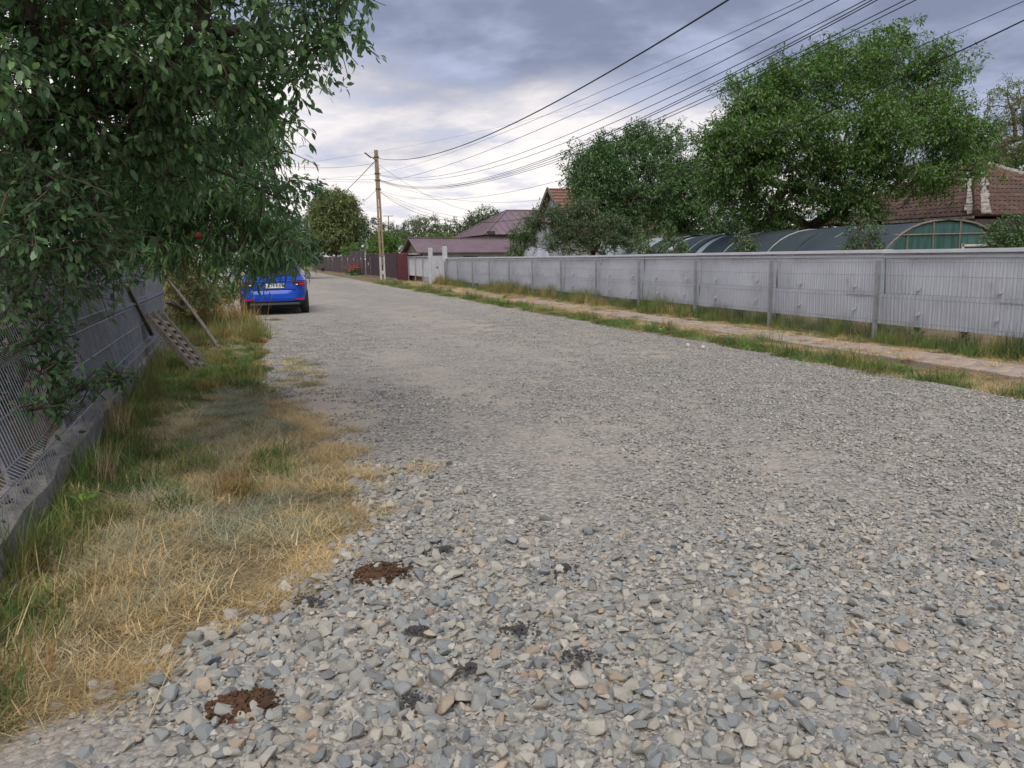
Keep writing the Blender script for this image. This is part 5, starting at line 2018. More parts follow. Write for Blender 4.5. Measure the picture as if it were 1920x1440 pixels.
def car(name, label, pm_, loc, yaw, plate=None):
    root = thing(name, label, 'car', loc)
    root.rotation_euler = (0, 0, yaw)
    nA = 160
    th = np.linspace(0, 2 * np.pi, nA, endpoint=False)
    # superellipse outline, sampled evenly enough along the sides
    rings = []
    for z in ZS:
        yr, yf, w = [np.interp(z, SL[:, 0], SL[:, i]) for i in (1, 2, 3)]
        ex = 0.36 if z < 0.92 else 0.42
        c_, s_ = np.cos(th), np.sin(th)
        x = w * np.sign(c_) * np.abs(c_) ** ex
        y = (yr + yf) / 2 + (yf - yr) / 2 * np.sign(s_) * np.abs(s_) ** ex
        # the sides narrow a little towards the ends
        e = np.abs((y - 2.05) / 2.05)
        x = x * (1 - 0.07 * e ** 4)
        rings.append(np.stack([x, y, np.full(nA, z)], 1))
    V = np.concatenate(rings)
    nz = len(ZS)
    groups = {k: [] for k in ('body', 'rear_window', 'side_window_left', 'side_window_right', 'windscreen', 'bumper', 'lamp_l', 'lamp_r', 'headlight_l', 'headlight_r')}
    for j in range(nz - 1):
        for i in range(nA):
            q = [j * nA + i, j * nA + (i + 1) % nA, (j + 1) * nA + (i + 1) % nA, (j + 1) * nA + i]
            cx, cy, cz = V[q].mean(0)
            wheel = False
            for wy in (0.72, 3.28):
                if (cy - wy) ** 2 + (cz - 0.31) ** 2 < 0.355 ** 2 and abs(cx) > 0.6 and 0.3 < cy < 3.75:
                    wheel = True
            if wheel:
                continue
            w = np.interp(cz, SL[:, 0], SL[:, 3])
            yr = np.interp(cz, SL[:, 0], SL[:, 1])
            yf = np.interp(cz, SL[:, 0], SL[:, 2])
            k = 'body'
            if 1.005 < cz < 1.345:
                if abs(cx) < w * 0.90 and cy < yr + 0.25:
                    k = 'rear_window'
                elif abs(cx) < w * 0.90 and cy > yf - 0.25:
                    k = 'windscreen'
                elif abs(cx) > w * 0.93 and 0.75 + (cz - 1.0) * 0.6 < cy < 2.85 - (cz - 1.0) * 1.3 and not (1.62 < cy < 1.70):
                    k = 'side_window_right' if cx > 0 else 'side_window_left'
            elif cz < 0.385 and cy < 0.45:
                k = 'bumper'
            elif cz < 0.30:
                k = 'bumper'
            elif 0.765 < cz < 0.885 and cy < 0.40 and abs(cx) > 0.44 + 0.12 * (0.885 - cz) / 0.12:
                k = 'lamp_r' if cx > 0 else 'lamp_l'
            elif 0.62 < cz < 0.75 and cy > 3.7 and abs(cx) > 0.42:
                k = 'headlight_r' if cx > 0 else 'headlight_l'
            groups[k].append(q)
    groups['body'].append([(nz - 1) * nA + i for i in range(nA)])
    groups['bumper'].append([i for i in range(nA)][::-1])

    def sub(fs, nm, m_, par, smooth=True):
        ids_ = sorted(set(i for f in fs for i in f))
        mp_ = {a: b for b, a in enumerate(ids_)}
        me = np_mesh(nm, V[ids_], [[mp_[i] for i in f] for f in fs], m_, smooth)
        return obj(nm, me, par)

    body = sub(groups['body'], 'body', pm_, root)
    sub(groups['bumper'], 'lower_bumper', M['car_black'], root)
    sub(groups['rear_window'], 'rear_window', M['car_glass'], root)
    sub(groups['windscreen'], 'windscreen', M['car_glass'], root)
    for k in ('left', 'right'):
        sub(groups['side_window_' + k], 'side_window', M['car_glass'], root)
    for k in 'lr':
        lo2 = sub(groups['lamp_' + k], 'tail_light', M['tail_dark'], root)
        s = 1 if k == 'r' else -1
        b = MB()
        b.box((s * 0.62, 0.080, 0.868), (0.36, 0.03, 0.018))
        b.box((s * 0.715, 0.085, 0.815), (0.15, 0.05, 0.055))
        o = b.build('red_lens', M['tail_red'])
        o.parent = lo2
        b = MB().box((s * 0.585, 0.078, 0.80), (0.05, 0.03, 0.03))
        o = b.build('clear_lens', M['plate'])
        o.parent = lo2
        sub(groups['headlight_' + k], 'headlight', M['plate'], root)

    def loc_part(b, nm, m_, par=root, smooth=False, bevel=0.0):
        o = b.build(nm, m_, None, smooth, bevel)
        o.parent = par
        return o
    # roof spoiler, number plate recess, reflectors, mirrors, aerial, wiper
    b = MB()
    b.box((0, 0.42, 1.405), (1.10, 0.16, 0.022))
    loc_part(b, 'roof_spoiler', pm_, bevel=0.008)
    loc_part(MB().box((0, 0.415, 1.372), (0.30, 0.02, 0.018)), 'brake_light', M['tail_red'])
    loc_part(MB().box((0, 0.055, 0.675), (1.16, 0.014, 0.010)), 'tailgate_crease', M['car_black'])
    for s in (-1, 1):
        loc_part(MB().box((s * 0.64, 0.02, 0.425), (0.22, 0.022, 0.028)), 'reflector', M['reflector'])
        mb = MB()
        mb.box((s * 0.97, 2.62, 0.985), (0.17, 0.10, 0.13))
        mi = loc_part(mb, 'wing_mirror', pm_, bevel=0.03)
        loc_part(MB().box((s * 0.97, 2.565, 0.985), (0.13, 0.012, 0.095)), 'mirror_glass', M['rim'], mi)
        loc_part(MB().box((s * 0.885, 2.66, 0.965), (0.08, 0.05, 0.03)), 'mirror_arm', M['car_black'], mi)
        for hy_ in (1.35, 2.30):
            loc_part(MB().box((s * 0.886, hy_, 0.80), (0.03, 0.18, 0.025)), 'door_handle', pm_)
        loc_part(MB().box((s * 0.885, 1.68, 0.62), (0.02, 0.008, 0.5)), 'door_gap', M['car_black'])
    loc_part(MB().tube([(0.0, 0.75, 1.45), (0.0, 0.58, 1.58)], [0.007, 0.003], 6), 'aerial', M['car_black'])
    loc_part(MB().tube([(0.0, 0.205, 1.01), (0.26, 0.235, 1.06)], 0.008, 6), 'rear_wiper', M['car_black'])
    loc_part(MB().box((0, 0.03, 0.31), (1.25, 0.05, 0.05)), 'skid_strip', mat('grey_plastic', (0.06, 0.065, 0.07), rough=0.5))
    ub = MB()
    ub.box((0, 2.05, 0.42), (1.28, 3.6, 0.36))
    loc_part(ub, 'underbody', M['car_black'])
    for wy in (0.72, 3.28):
        for s in (-1, 1):
            b = MB()
            prof = [(0.20, -0.095), (0.295, -0.10), (0.312, -0.075), (0.316, 0.0), (0.312, 0.075), (0.295, 0.10), (0.20, 0.095)]
            na = 28
            Vw, Fw = [], []
            for a in range(na):
                t = 2 * math.pi * a / na
                for r_2, xo in prof:
                    Vw.append((s * 0.775 + xo, wy + r_2 * math.cos(t), 0.316 + r_2 * math.sin(t)))
            m2 = len(prof)
            for a in range(na):
                for k in range(m2 - 1):
                    Fw.append([a * m2 + k, a * m2 + k + 1, ((a + 1) % na) * m2 + k + 1, ((a + 1) % na) * m2 + k])
            wh = loc_part(b.add(Vw, Fw), 'wheel', M['tyre'], root, True)
            b = MB()
            b.tube([(s * 0.70, wy, 0.316), (s * 0.842, wy, 0.316)], 0.06, 10)
            for k in range(5):
                t = 2 * math.pi * k / 5
                b.beam((s * 0.835, wy, 0.316), (s * 0.85, wy + 0.20 * math.cos(t), 0.316 + 0.20 * math.sin(t)), 0.05, 0.02, (s, 0, 0))
            b.tube([(s * 0.80, wy, 0.316), (s * 0.835, wy, 0.316)], 0.205, 24)
            loc_part(b, 'rim', M['rim'], wh)
    if plate:
        pl = loc_part(MB().box((0, 0.050, 0.775), (0.52, 0.016, 0.112)), 'number_plate', M['plate'])
        loc_part(MB().box((-0.238, 0.041, 0.775), (0.040, 0.004, 0.108)), 'country_band', M['plate_blue'], pl)
        cu_ = bpy.data.curves.new('plate_text', 'FONT')
        cu_.body = plate
        cu_.size = 0.108
        cu_.align_x = 'CENTER'
        cu_.align_y = 'CENTER'
        cu_.extrude = 0.001
        cu_.offset = 0.0025
        cu_.space_character = 1.05
        to = bpy.data.objects.new('plate_text', cu_)
        C.objects.link(to)
        dg = bpy.context.evaluated_depsgraph_get()
        me = bpy.data.meshes.new_from_object(to.evaluated_get(dg))
        C.objects.unlink(to)
        bpy.data.objects.remove(to)
        me.materials.clear()
        me.materials.append(M['ink'])
        obj('lettering', me, pl, (0.025, 0.0395, 0.775), (R(90), 0, 0))
    return root


cR = G(578, 590)
car('parked_car', 'bright blue hatchback parked at the left road edge seen from behind', M['blue_paint'], (0.42, 21.15, 0.0), R(-1.5), 'B 579 KSW')
car('parked_car', 'white car half hidden by leaves beyond the blue hatchback', M['white_car'], (-1.72, 31.0, 0.0), R(1), None)

# ------------------------------------------------------------------ trees
def leaf_template(kind):
    """verts in units of leaf length, x along the leaf, z normal; faces"""
    if kind == 'broad':
        V = [(0, 0, 0), (0.30, 0, 0.02), (0.65, 0, 0.0), (1.0, 0, -0.10), (0.24, 0.19, 0.07), (0.60, 0.22, 0.05), (0.24, -0.19, 0.07), (0.60, -0.22, 0.05)]
        Fq = [(0, 1, 4), (1, 5, 4), (1, 2, 5), (2, 3, 5), (0, 6, 1), (1, 6, 7), (1, 7, 2), (2, 7, 3)]
    elif kind == 'narrow':
        V = [(0, 0, 0), (0.35, 0, 0.03), (0.70, 0, -0.03), (1.0, 0, -0.20), (0.35, 0.085, 0.06), (0.72, 0.07, 0.0), (0.35, -0.085, 0.06), (0.72, -0.07, 0.0)]
        Fq = [(0, 1, 4), (1, 5, 4), (1, 2, 5), (2, 3, 5), (0, 6, 1), (1, 6, 7), (1, 7, 2), (2, 7, 3)]
    else:
        V = [(0, 0, 0), (0.5, 0.20, 0.05), (1.0, 0, -0.08), (0.5, -0.20, 0.05)]
        Fq = [(0, 1, 2), (0, 2, 3)]
    return np.array(V, float), np.array(Fq)


def frames(d, up):
    d = d / (np.linalg.norm(d, axis=1)[:, None] + 1e-9)
    s = np.cross(up, d)
    s /= np.linalg.norm(s, axis=1)[:, None] + 1e-9
    n_ = np.cross(d, s)
    return d, s, n_


def tree(name, label, base, blobs, twigs, per, llen, kind, lm, bark, seed, trunk_r=0.12, fork=0.45, group=None, droop=0.3, singles=0, twig_len=0.35,
         limbs=5, cat='tree', trunk_name='trunk', surf=0.55, step=0.3, wob=0.12, clump=None):
    g = np.random.default_rng(seed)
    base = np.array(base, float)
    Bc = np.array([b[0] for b in blobs], float)
    Br = np.array([b[1] for b in blobs], float)
    vol = Br.prod(1) ** 0.75
    wts = vol / vol.sum()
    cen = (Bc * wts[:, None]).sum(0)
    top = base + (cen - base) * np.array([0.6, 0.6, 1]) * fork
    nodes, par = [base], [-1]
    nseg = 5
    for i in range(1, nseg + 1):
        t = i / nseg
        nodes.append(base + (top - base) * t + np.append(g.normal(0, wob * 0.25, 2), 0) * (t < 1))
        par.append(i - 1)

    def grow(tgt, stp, bend):
        P = np.array(nodes)
        dist = np.linalg.norm(P - tgt, axis=1)
        # prefer joining lower, so that limbs rise
        cost = dist + 0.35 * np.maximum(0, P[:, 2] - tgt[2])
        cost[0] += 5
        j = int(np.argmin(cost))
        a = P[j]
        L = np.linalg.norm(tgt - a)
        k = max(1, int(L / stp))
        prev = j
        off = g.normal(0, wob, 3) * L * 0.5
        for i in range(1, k + 1):
            t = i / k
            p = a + (tgt - a) * t + off * math.sin(math.pi * t) * 0.5 + np.array([0, 0, bend * L * math.sin(math.pi * t)])
            nodes.append(p)
            par.append(prev)
            prev = len(nodes) - 1
        return prev

    for c in Bc[np.argsort(np.linalg.norm(Bc - top, axis=1))]:
        grow(c, step * 1.3, 0.10)
    for _ in range(limbs * len(Bc)):
        k = g.choice(len(Bc), p=wts)
        v = g.normal(size=3)
        v /= np.linalg.norm(v)
        grow(Bc[k] + v * Br[k] * g.uniform(0.35, 0.75), step, 0.08)
    tips = []
    Pn = None
    for i in range(twigs):
        k = g.choice(len(Bc), p=wts)
        v = g.normal(size=3)
        v /= np.linalg.norm(v)
        r = g.uniform() ** (1 / 3)
        r = r * (1 - surf) + surf * g.uniform(0.72, 1.05)
        tgt = Bc[k] + v * Br[k] * r
        if clump:
            if i % clump[0] == 0:
                ctr_c = tgt
                spread_c = clump[1] * g.uniform(0.7, 1.3)
            tgt = ctr_c + np.clip(g.normal(0, 0.5, 3), -0.9, 0.9) * spread_c * np.array([1, 1, 0.65])
        if i % 3 == 0 or Pn is None:
            Pn = np.array(nodes)
        dist = ((Pn - tgt) ** 2).sum(1)
        j = int(np.argmin(dist))
        a = Pn[j]
        d = tgt - a
        L = np.linalg.norm(d)
        mid = a + d * 0.55 + np.array([0, 0, 0.08 * L])
        nodes.append(mid)
        par.append(j)
        tl = d / (L + 1e-6) * 0.6 + np.array([0, 0, -droop]) + g.normal(0, 0.35, 3)
        tl = tl / np.linalg.norm(tl) * twig_len * g.uniform(0.6, 1.3)
        nodes.append(tgt)
        par.append(len(nodes) - 2)
        nodes.append(tgt + tl)
        par.append(len(nodes) - 2)
        tips.append((mid, tgt, tgt + tl))
    P = np.array(nodes)
    par_a = np.array(par)
    w = np.zeros(len(P))
    haschild = np.zeros(len(P), bool)
    haschild[par_a[1:]] = True
    w[~haschild] = 1
    for i in range(len(P) - 1, 0, -1):
        w[par_a[i]] += w[i]
    rad = trunk_r * (w / w[0]) ** 0.5
    rad = np.maximum(rad, 0.0028 if singles else 0.006)
    # wood: tapered tubes, edge by edge
    ch = np.arange(1, len(P))
    A, Bq = P[par_a[ch]], P[ch]
    ra, rb = np.minimum(rad[par_a[ch]], rad[ch] * 1.5), rad[ch]
    d, s, n_ = frames(Bq - A, np.tile([0.13, 0.31, 0.94], (len(ch), 1)))
    thick = rb > 0.02
    Vs, Fs = [], []
    base_i = 0
    for mask, ns in ((thick, 7), (~thick, 3)):
        idx = np.where(mask)[0]
        if not len(idx):
            continue
        ang = np.arange(ns) * 2 * np.pi / ns
        ring = np.cos(ang)[None, :, None] * s[idx][:, None, :] + np.sin(ang)[None, :, None] * n_[idx][:, None, :]
        V = np.stack([A[idx][:, None, :] + ring * ra[idx][:, None, None], Bq[idx][:, None, :] + ring * rb[idx][:, None, None]], 1).reshape(-1, 3)
        k = np.arange(ns)
        f = np.stack([k, (k + 1) % ns, ns + (k + 1) % ns, ns + k], 1)
        Fq = (np.arange(len(idx))[:, None, None] * 2 * ns + f[None]).reshape(-1, 4) + base_i
        Vs.append(V)
        Fs.append(Fq)
        base_i += len(V)
    root = thing(name, label, cat, base, group)
    obj(trunk_name, np_mesh(trunk_name, np.concatenate(Vs) - base, np.concatenate(Fs), bark, True), root)
    # leaves along the twigs
    T0 = np.array([t[0] for t in tips])
    T1 = np.array([t[1] for t in tips])
    T2 = np.array([t[2] for t in tips])
    nt = len(tips)
    u = g.uniform(0, 1, (nt, per))
    pos = np.where((u < 0.4)[..., None], T0[:, None] + (T1 - T0)[:, None] * (u / 0.4)[..., None], T1[:, None] + (T2 - T1)[:, None] * ((u - 0.4) / 0.6)[..., None]).reshape(-1, 3)
    N = len(pos)
    td = np.repeat((T2 - T1) / (np.linalg.norm(T2 - T1, axis=1)[:, None] + 1e-9), per, 0)
    rnd = g.normal(size=(N, 3))
    dirv = td * 0.55 + rnd * 0.55 + np.array([0, 0, -droop * 1.3])
    upv = np.tile([0, 0, 1.0], (N, 1)) + g.normal(0, 0.45, (N, 3))
    d, s, n_ = frames(dirv, upv)
    ln = llen * g.uniform(0.6, 1.25, N)
    tv_, tf_ = leaf_template(kind)
    pos = pos + rnd * llen * 0.25
    one = np.zeros(N, bool)
    if singles:
        dv_ = pos - EYE
        q = dv_ @ cf
        ux_, uy_ = 960 + F * (dv_ @ cr) / q, 720 - F * (dv_ @ cu) / q
        score = np.where((ux_ > 0) & (ux_ < 1920) & (uy_ > 0) & (uy_ < 1440) & (q > 0.3), ln / q, 0)
        pickl = np.argsort(-score)[:singles]
        one[pickl] = True
        lme = np_mesh('leaf', tv_, tf_, lm, True)
        for i in pickl:
            o = obj('leaf', lme, root)
            m_ = Matrix(((d[i, 0], s[i, 0], n_[i, 0], 0), (d[i, 1], s[i, 1], n_[i, 1], 0), (d[i, 2], s[i, 2], n_[i, 2], 0), (0, 0, 0, 1)))
            pp = pos[i] - base
            o.matrix_local = Matrix.Translation([float(v) for v in pp]) @ m_ @ Matrix.Scale(float(ln[i]), 4)
    r_ = ~one
    curl = g.uniform(0.3, 1.8, (r_.sum(), 1, 1))
    V = pos[r_][:, None, :] + ln[r_][:, None, None] * (tv_[None, :, 0:1] * d[r_][:, None, :] + tv_[None, :, 1:2] * s[r_][:, None, :] + tv_[None, :, 2:3] * curl * n_[r_][:, None, :])
    k = len(tv_)
    Fq = (np.arange(r_.sum())[:, None, None] * k + tf_[None]).reshape(-1, 3)
    cr_ = obj('crown', np_mesh('crown', V.reshape(-1, 3) - base, Fq, lm, kind != 'plain'), root)
    if singles:
        cr_['kind'] = 'stuff'
    return root


def bl(px, py, Y, rx, ry=None, rz=None):
    return (atY(px, py, Y), (rx, ry or rx, rz or rx * 0.8))


L = {}
L['plum'] = leaf_mat('plum_leaf', (0.056, 0.125, 0.055), (0.130, 0.245, 0.098), (0.24, 0.37, 0.13), 0.36, rough=0.42, spec=0.5)
L['apple'] = leaf_mat('apple_leaf', (0.048, 0.112, 0.048), (0.099, 0.200, 0.080), (0.176, 0.304, 0.096), 0.22, back=(0.320, 0.416, 0.288))
L['peach'] = leaf_mat('peach_leaf', (0.072, 0.155, 0.068), (0.145, 0.270, 0.105), (0.23, 0.38, 0.13), 0.36, rough=0.42, spec=0.5)
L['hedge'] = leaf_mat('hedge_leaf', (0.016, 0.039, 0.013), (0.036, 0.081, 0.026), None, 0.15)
L['walnut'] = leaf_mat('walnut_leaf', (0.050, 0.122, 0.026), (0.120, 0.245, 0.050), (0.23, 0.38, 0.085), 0.32)
L['mid'] = leaf_mat('cherry_leaf', (0.039, 0.109, 0.029), (0.081, 0.194, 0.046), (0.131, 0.264, 0.061), 0.22)
L['bush'] = leaf_mat('apple_bush_leaf', (0.052, 0.111, 0.042), (0.098, 0.176, 0.065), (0.169, 0.247, 0.117), 0.22)
L['linden'] = leaf_mat('linden_leaf', (0.078, 0.117, 0.023), (0.195, 0.234, 0.065), (0.364, 0.364, 0.143), 0.2)
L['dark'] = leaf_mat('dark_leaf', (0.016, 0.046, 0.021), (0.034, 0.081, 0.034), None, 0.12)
L['light'] = leaf_mat('light_leaf', (0.078, 0.182, 0.029), (0.156, 0.299, 0.049), (0.234, 0.377, 0.065), 0.3)
L['grey'] = leaf_mat('willow_leaf', (0.111, 0.156, 0.078), (0.176, 0.221, 0.111), (0.273, 0.312, 0.182), 0.2)
L['far'] = leaf_mat('far_leaf', (0.039, 0.085, 0.031), (0.072, 0.137, 0.046), (0.104, 0.182, 0.065), 0.2)
L['rusty'] = leaf_mat('yellowing_leaf', (0.091, 0.117, 0.029), (0.208, 0.195, 0.046), (0.338, 0.208, 0.058), 0.25)
L['sparse'] = leaf_mat('sparse_leaf', (0.130, 0.195, 0.065), (0.221, 0.286, 0.098), None, 0.3)

# left, near: plum, apple and peach hanging over the fence
tree('plum_tree', 'dark broad leaved plum tree filling the upper left above the fence', (-3.4, 7.6, 0),
     [bl(60, 40, 4.7, .75, .9, .5), bl(230, 50, 4.9, .75, .9, .5), bl(400, 60, 5.1, .62, .8, .45), bl(500, 50, 5.2, .42, .7, .34), bl(580, 55, 5.2, .18, .35, .22),
      bl(620, 95, 5.2, .06, .16, .10), bl(560, 150, 5.3, .10, .2, .08), bl(80, 190, 5.2, .7, .9, .45), bl(240, 200, 5.5, .65, .9, .45), bl(380, 190, 5.6, .5, .8, .34), bl(460, 150, 5.4, .3, .5, .26),
      bl(60, 320, 5.6, .5, .8, .36), bl(220, 320, 5.9, .5, .8, .36), bl(330, 290, 6.0, .4, .7, .3),
      bl(520, 372, 6.2, .20, .25, .09), bl(560, 372, 6.2, .08, .14, .09), bl(480, 350, 6.3, .22, .3, .08), bl(180, -140, 5.0, .9, 1.0, .5), bl(470, -120, 5.2, .7, .9, .4)],
     2050, 14, 0.060, 'broad', L['plum'], M['bark'], 1, 0.085, 0.5, droop=0.35, singles=300, clump=(9, 0.17), twig_len=0.22, limbs=4, surf=0.4)
tree('apple_tree', 'young apple tree pushing pale leafy shoots through the near left fence', (-3.0, 6.4, 0),
     [bl(40, 420, 4.7, .20, .4, .18), bl(130, 430, 5.0, .26, .4, .18), bl(70, 330, 4.8, .25, .4, .16), bl(140, 340, 5.0, .18, .3, .1), bl(180, 480, 5.4, .20, .3, .14), bl(80, 510, 5.0, .17, .25, .14),
      bl(85, 600, 5.2, .10, .15, .14), bl(190, 535, 5.6, .20, .15, .05), bl(20, 560, 4.9, .07, .2, .12), bl(140, 550, 5.4, .12, .2, .08)],
     350, 11, 0.058, 'broad', L['apple'], M['bark_light'], 2, 0.013, 0.62, droop=0.12, singles=300, twig_len=0.22, limbs=4, surf=0.5, wob=0.08)
tree('climbing_plant', 'leafy climbing plant growing up the near left mesh fence from the footing', (-1.36, 5.35, 0.2),
     [bl(95, 690, 5.2, .07, .10, .12), bl(105, 760, 5.3, .06, .10, .08), bl(160, 722, 5.7, .14, .10, .04), bl(80, 630, 5.2, .06, .1, .08), bl(215, 705, 6.2, .12, .08, .04), bl(60, 770, 5.0, .05, .1, .06)],
     80, 10, 0.055, 'broad', L['apple'], M['bark_light'], 12, 0.006, 0.5, droop=0.1, twig_len=0.12, limbs=2, surf=0.4, wob=0.05, cat='climbing plant', trunk_name='stem', step=0.15)
tree('peach_tree', 'peach tree with long narrow drooping leaves reaching over the blue car', (-2.6, 9.2, 0),
     [bl(330, 320, 7.6, .6, .7, .36), bl(420, 270, 7.6, .40, .6, .30), bl(470, 240, 7.5, .20, .4, .24), bl(525, 285, 7.4, .10, .2, .08), bl(290, 390, 7.6, .55, .7, .25), bl(400, 385, 7.4, .45, .6, .22),
      bl(470, 410, 7.2, .28, .45, .14), bl(525, 450, 7.0, .24, .3, .08), bl(575, 462, 6.9, .10, .2, .07), bl(360, 442, 7.5, .42, .5, .11), bl(450, 462, 7.2, .28, .35, .08), bl(520, 471, 7.0, .22, .3, .03), bl(420, 478, 7.3, .22, .3, .05),
      bl(280, 446, 7.8, .3, .5, .12), bl(250, 330, 7.8, .5, .7, .36)],
     1050, 14, 0.108, 'narrow', L['peach'], M['bark_light'], 3, 0.06, 0.5, droop=0.5, singles=300, clump=(6, 0.18), twig_len=0.27, limbs=4, surf=0.45)
pc = atY(373, 442, 6.9)
o = np_mesh('peach_fruit', *(lambda s: (s[0], s[1]))((np.array([(0.03 * math.cos(a) * math.sin(t), 0.03 * math.sin(a) * math.sin(t), 0.032 * math.cos(t)) for t in np.linspace(0.05, 3.09, 8) for a in np.linspace(0, 2 * math.pi, 12, endpoint=False)]),
             [[i * 12 + k, i * 12 + (k + 1) % 12, (i + 1) * 12 + (k + 1) % 12, (i + 1) * 12 + k] for i in range(7) for k in range(12)])), mat('red_fruit', (0.28, 0.03, 0.02), (0.2, 0.05, 0.02), 20, 0.5), True)
o = obj('peach_fruit', o, None, pc)
tag(o, 'single small red fruit hanging among the narrow peach leaves', 'fruit')

# left, behind the fence: dark shrubs and a taller tree closing the garden
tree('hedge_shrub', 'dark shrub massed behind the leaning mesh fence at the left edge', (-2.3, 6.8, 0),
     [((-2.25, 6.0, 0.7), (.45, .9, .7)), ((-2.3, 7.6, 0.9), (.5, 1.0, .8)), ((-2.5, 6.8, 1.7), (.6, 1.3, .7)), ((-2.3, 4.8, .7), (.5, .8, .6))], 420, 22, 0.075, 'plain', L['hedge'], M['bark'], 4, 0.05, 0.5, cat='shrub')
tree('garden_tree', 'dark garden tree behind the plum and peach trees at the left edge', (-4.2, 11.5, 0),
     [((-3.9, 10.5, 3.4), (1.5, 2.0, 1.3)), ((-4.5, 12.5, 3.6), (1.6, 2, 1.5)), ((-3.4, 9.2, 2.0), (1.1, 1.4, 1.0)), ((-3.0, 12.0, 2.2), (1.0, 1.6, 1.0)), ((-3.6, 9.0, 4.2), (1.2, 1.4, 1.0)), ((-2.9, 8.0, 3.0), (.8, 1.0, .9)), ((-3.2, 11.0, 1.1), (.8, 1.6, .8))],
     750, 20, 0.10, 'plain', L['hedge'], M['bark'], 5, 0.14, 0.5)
tree('yellowing_shrub', 'yellowing shrub with rusty leaves at the far end of the left fence', (-1.9, 16.4, 0),
     [bl(340, 520, 16, .35, .6, .45), bl(375, 545, 17, .35, .6, .40), bl(345, 580, 16, .3, .5, .3), bl(330, 480, 16.5, .4, .6, .4)], 330, 18, 0.07, 'plain', L['rusty'], M['bark_light'], 6, 0.035, 0.5, cat='shrub')
tree('green_shrub', 'green shrub growing left of the blue car', (-2.3, 22, 0),
     [bl(395, 530, 21, .5, .7, .45), bl(420, 545, 22, .4, .6, .35), bl(370, 500, 22, .7, .8, .6)], 260, 18, 0.08, 'plain', L['light'], M['bark_light'], 7, 0.03, 0.5, cat='shrub')

# right: walnut, cherry, apple bush, saplings
tree('walnut_tree', 'huge spreading walnut tree with light green crown over the greenhouse', (17.8, 22.4, 0),
     [bl(1420, 190, 21, 1.25, 1.6, .9), bl(1480, 160, 21, 1.2, 1.6, .8), bl(1570, 135, 21, 1.5, 1.7, .9), bl(1650, 105, 21.5, .9, 1.2, .7), bl(1740, 165, 21.5, 1.15, 1.4, .95), bl(1380, 270, 20.5, 1.1, 1.5, .9),
      bl(1480, 250, 20, 1.5, 1.7, 1.0), bl(1590, 240, 20, 1.7, 1.8, 1.1), bl(1710, 240, 20, 1.5, 1.7, 1.0), bl(1795, 260, 20.5, .95, 1.3, .75), bl(1350, 290, 20.5, .55, .9, .5), bl(1395, 345, 20.5, 1.0, 1.3, .8),
      bl(1470, 350, 20.5, 1.2, 1.5, .85), bl(1570, 340, 20, 1.5, 1.6, .8), bl(1680, 325, 20, 1.3, 1.5, .7), bl(1780, 320, 20, .9, 1.2, .5), bl(1650, 80, 21.5, .35, .5, .4), bl(1745, 110, 21.5, .35, .5, .45),
      bl(1350, 360, 21, .45, .7, .35), bl(1840, 270, 20.5, .4, .6, .35), bl(1440, 410, 21, .8, 1.0, .5), bl(1600, 390, 20.5, .8, 1.0, .35)],
     7200, 17, 0.125, 'plain', L['walnut'], M['bark'], 15, 0.22, 0.42, droop=0.22, twig_len=0.38, limbs=6, surf=0.62, step=0.5, clump=(20, 0.56))
tree('cherry_tree', 'rounded dark green tree left of the walnut in front of the red gable', (15.6, 31.5, 0),
     [bl(1120, 320, 30, 1.1, 1.3, .9), bl(1165, 285, 30.5, 1.0, 1.2, .8), bl(1195, 262, 31, .55, .8, .45), bl(1250, 290, 31, .9, 1.2, .8), bl(1255, 255, 31, .35, .5, .3), bl(1300, 330, 31, .85, 1.1, .75), bl(1110, 375, 30, 1.0, 1.2, .8),
      bl(1190, 345, 29.5, 1.4, 1.5, 1.1), bl(1260, 360, 30, 1.2, 1.4, .9), bl(1300, 395, 31, .75, 1.0, .6), bl(1190, 410, 30, 1.3, 1.3, .7), bl(1270, 425, 31, .9, 1.1, .6)],
     3400, 17, 0.14, 'plain', L['mid'], M['bark'], 9, 0.2, 0.42, droop=0.2, twig_len=0.36, limbs=6, surf=0.62, step=0.5, clump=(18, 0.8))
tree('apple_bush', 'dull green apple bush behind the fence left of the greenhouse', (12.3, 27.6, 0),
     [bl(1030, 420, 27, .65, .9, .6), bl(1090, 420, 27, .85, 1.0, .75), bl(1140, 425, 27, .85, 1.0, .6), bl(1185, 445, 27, .7, .8, .45), bl(1060, 455, 26.5, .9, .9, .4), bl(1120, 460, 26.5, .9, .9, .4), bl(1090, 385, 27.5, .45, .6, .35), bl(1010, 410, 27.5, .4, .5, .35)],
     1300, 18, 0.085, 'plain', L['bush'], M['bark'], 10, 0.10, 0.4, droop=0.1, cat='tree', surf=0.6, clump=(14, 0.3))
q_ = atY(983, 470, 29)
tree('small_fruit_tree', 'small round fruit tree beside the hanging sheet', (q_[0], 29, 0),
     [bl(978, 437, 29, .42, .5, .38), bl(990, 450, 29, .35, .4, .3), bl(965, 470, 28.5, .35, .4, .25)], 150, 18, 0.085, 'plain', L['mid'], M['bark'], 11, 0.06, 0.5)
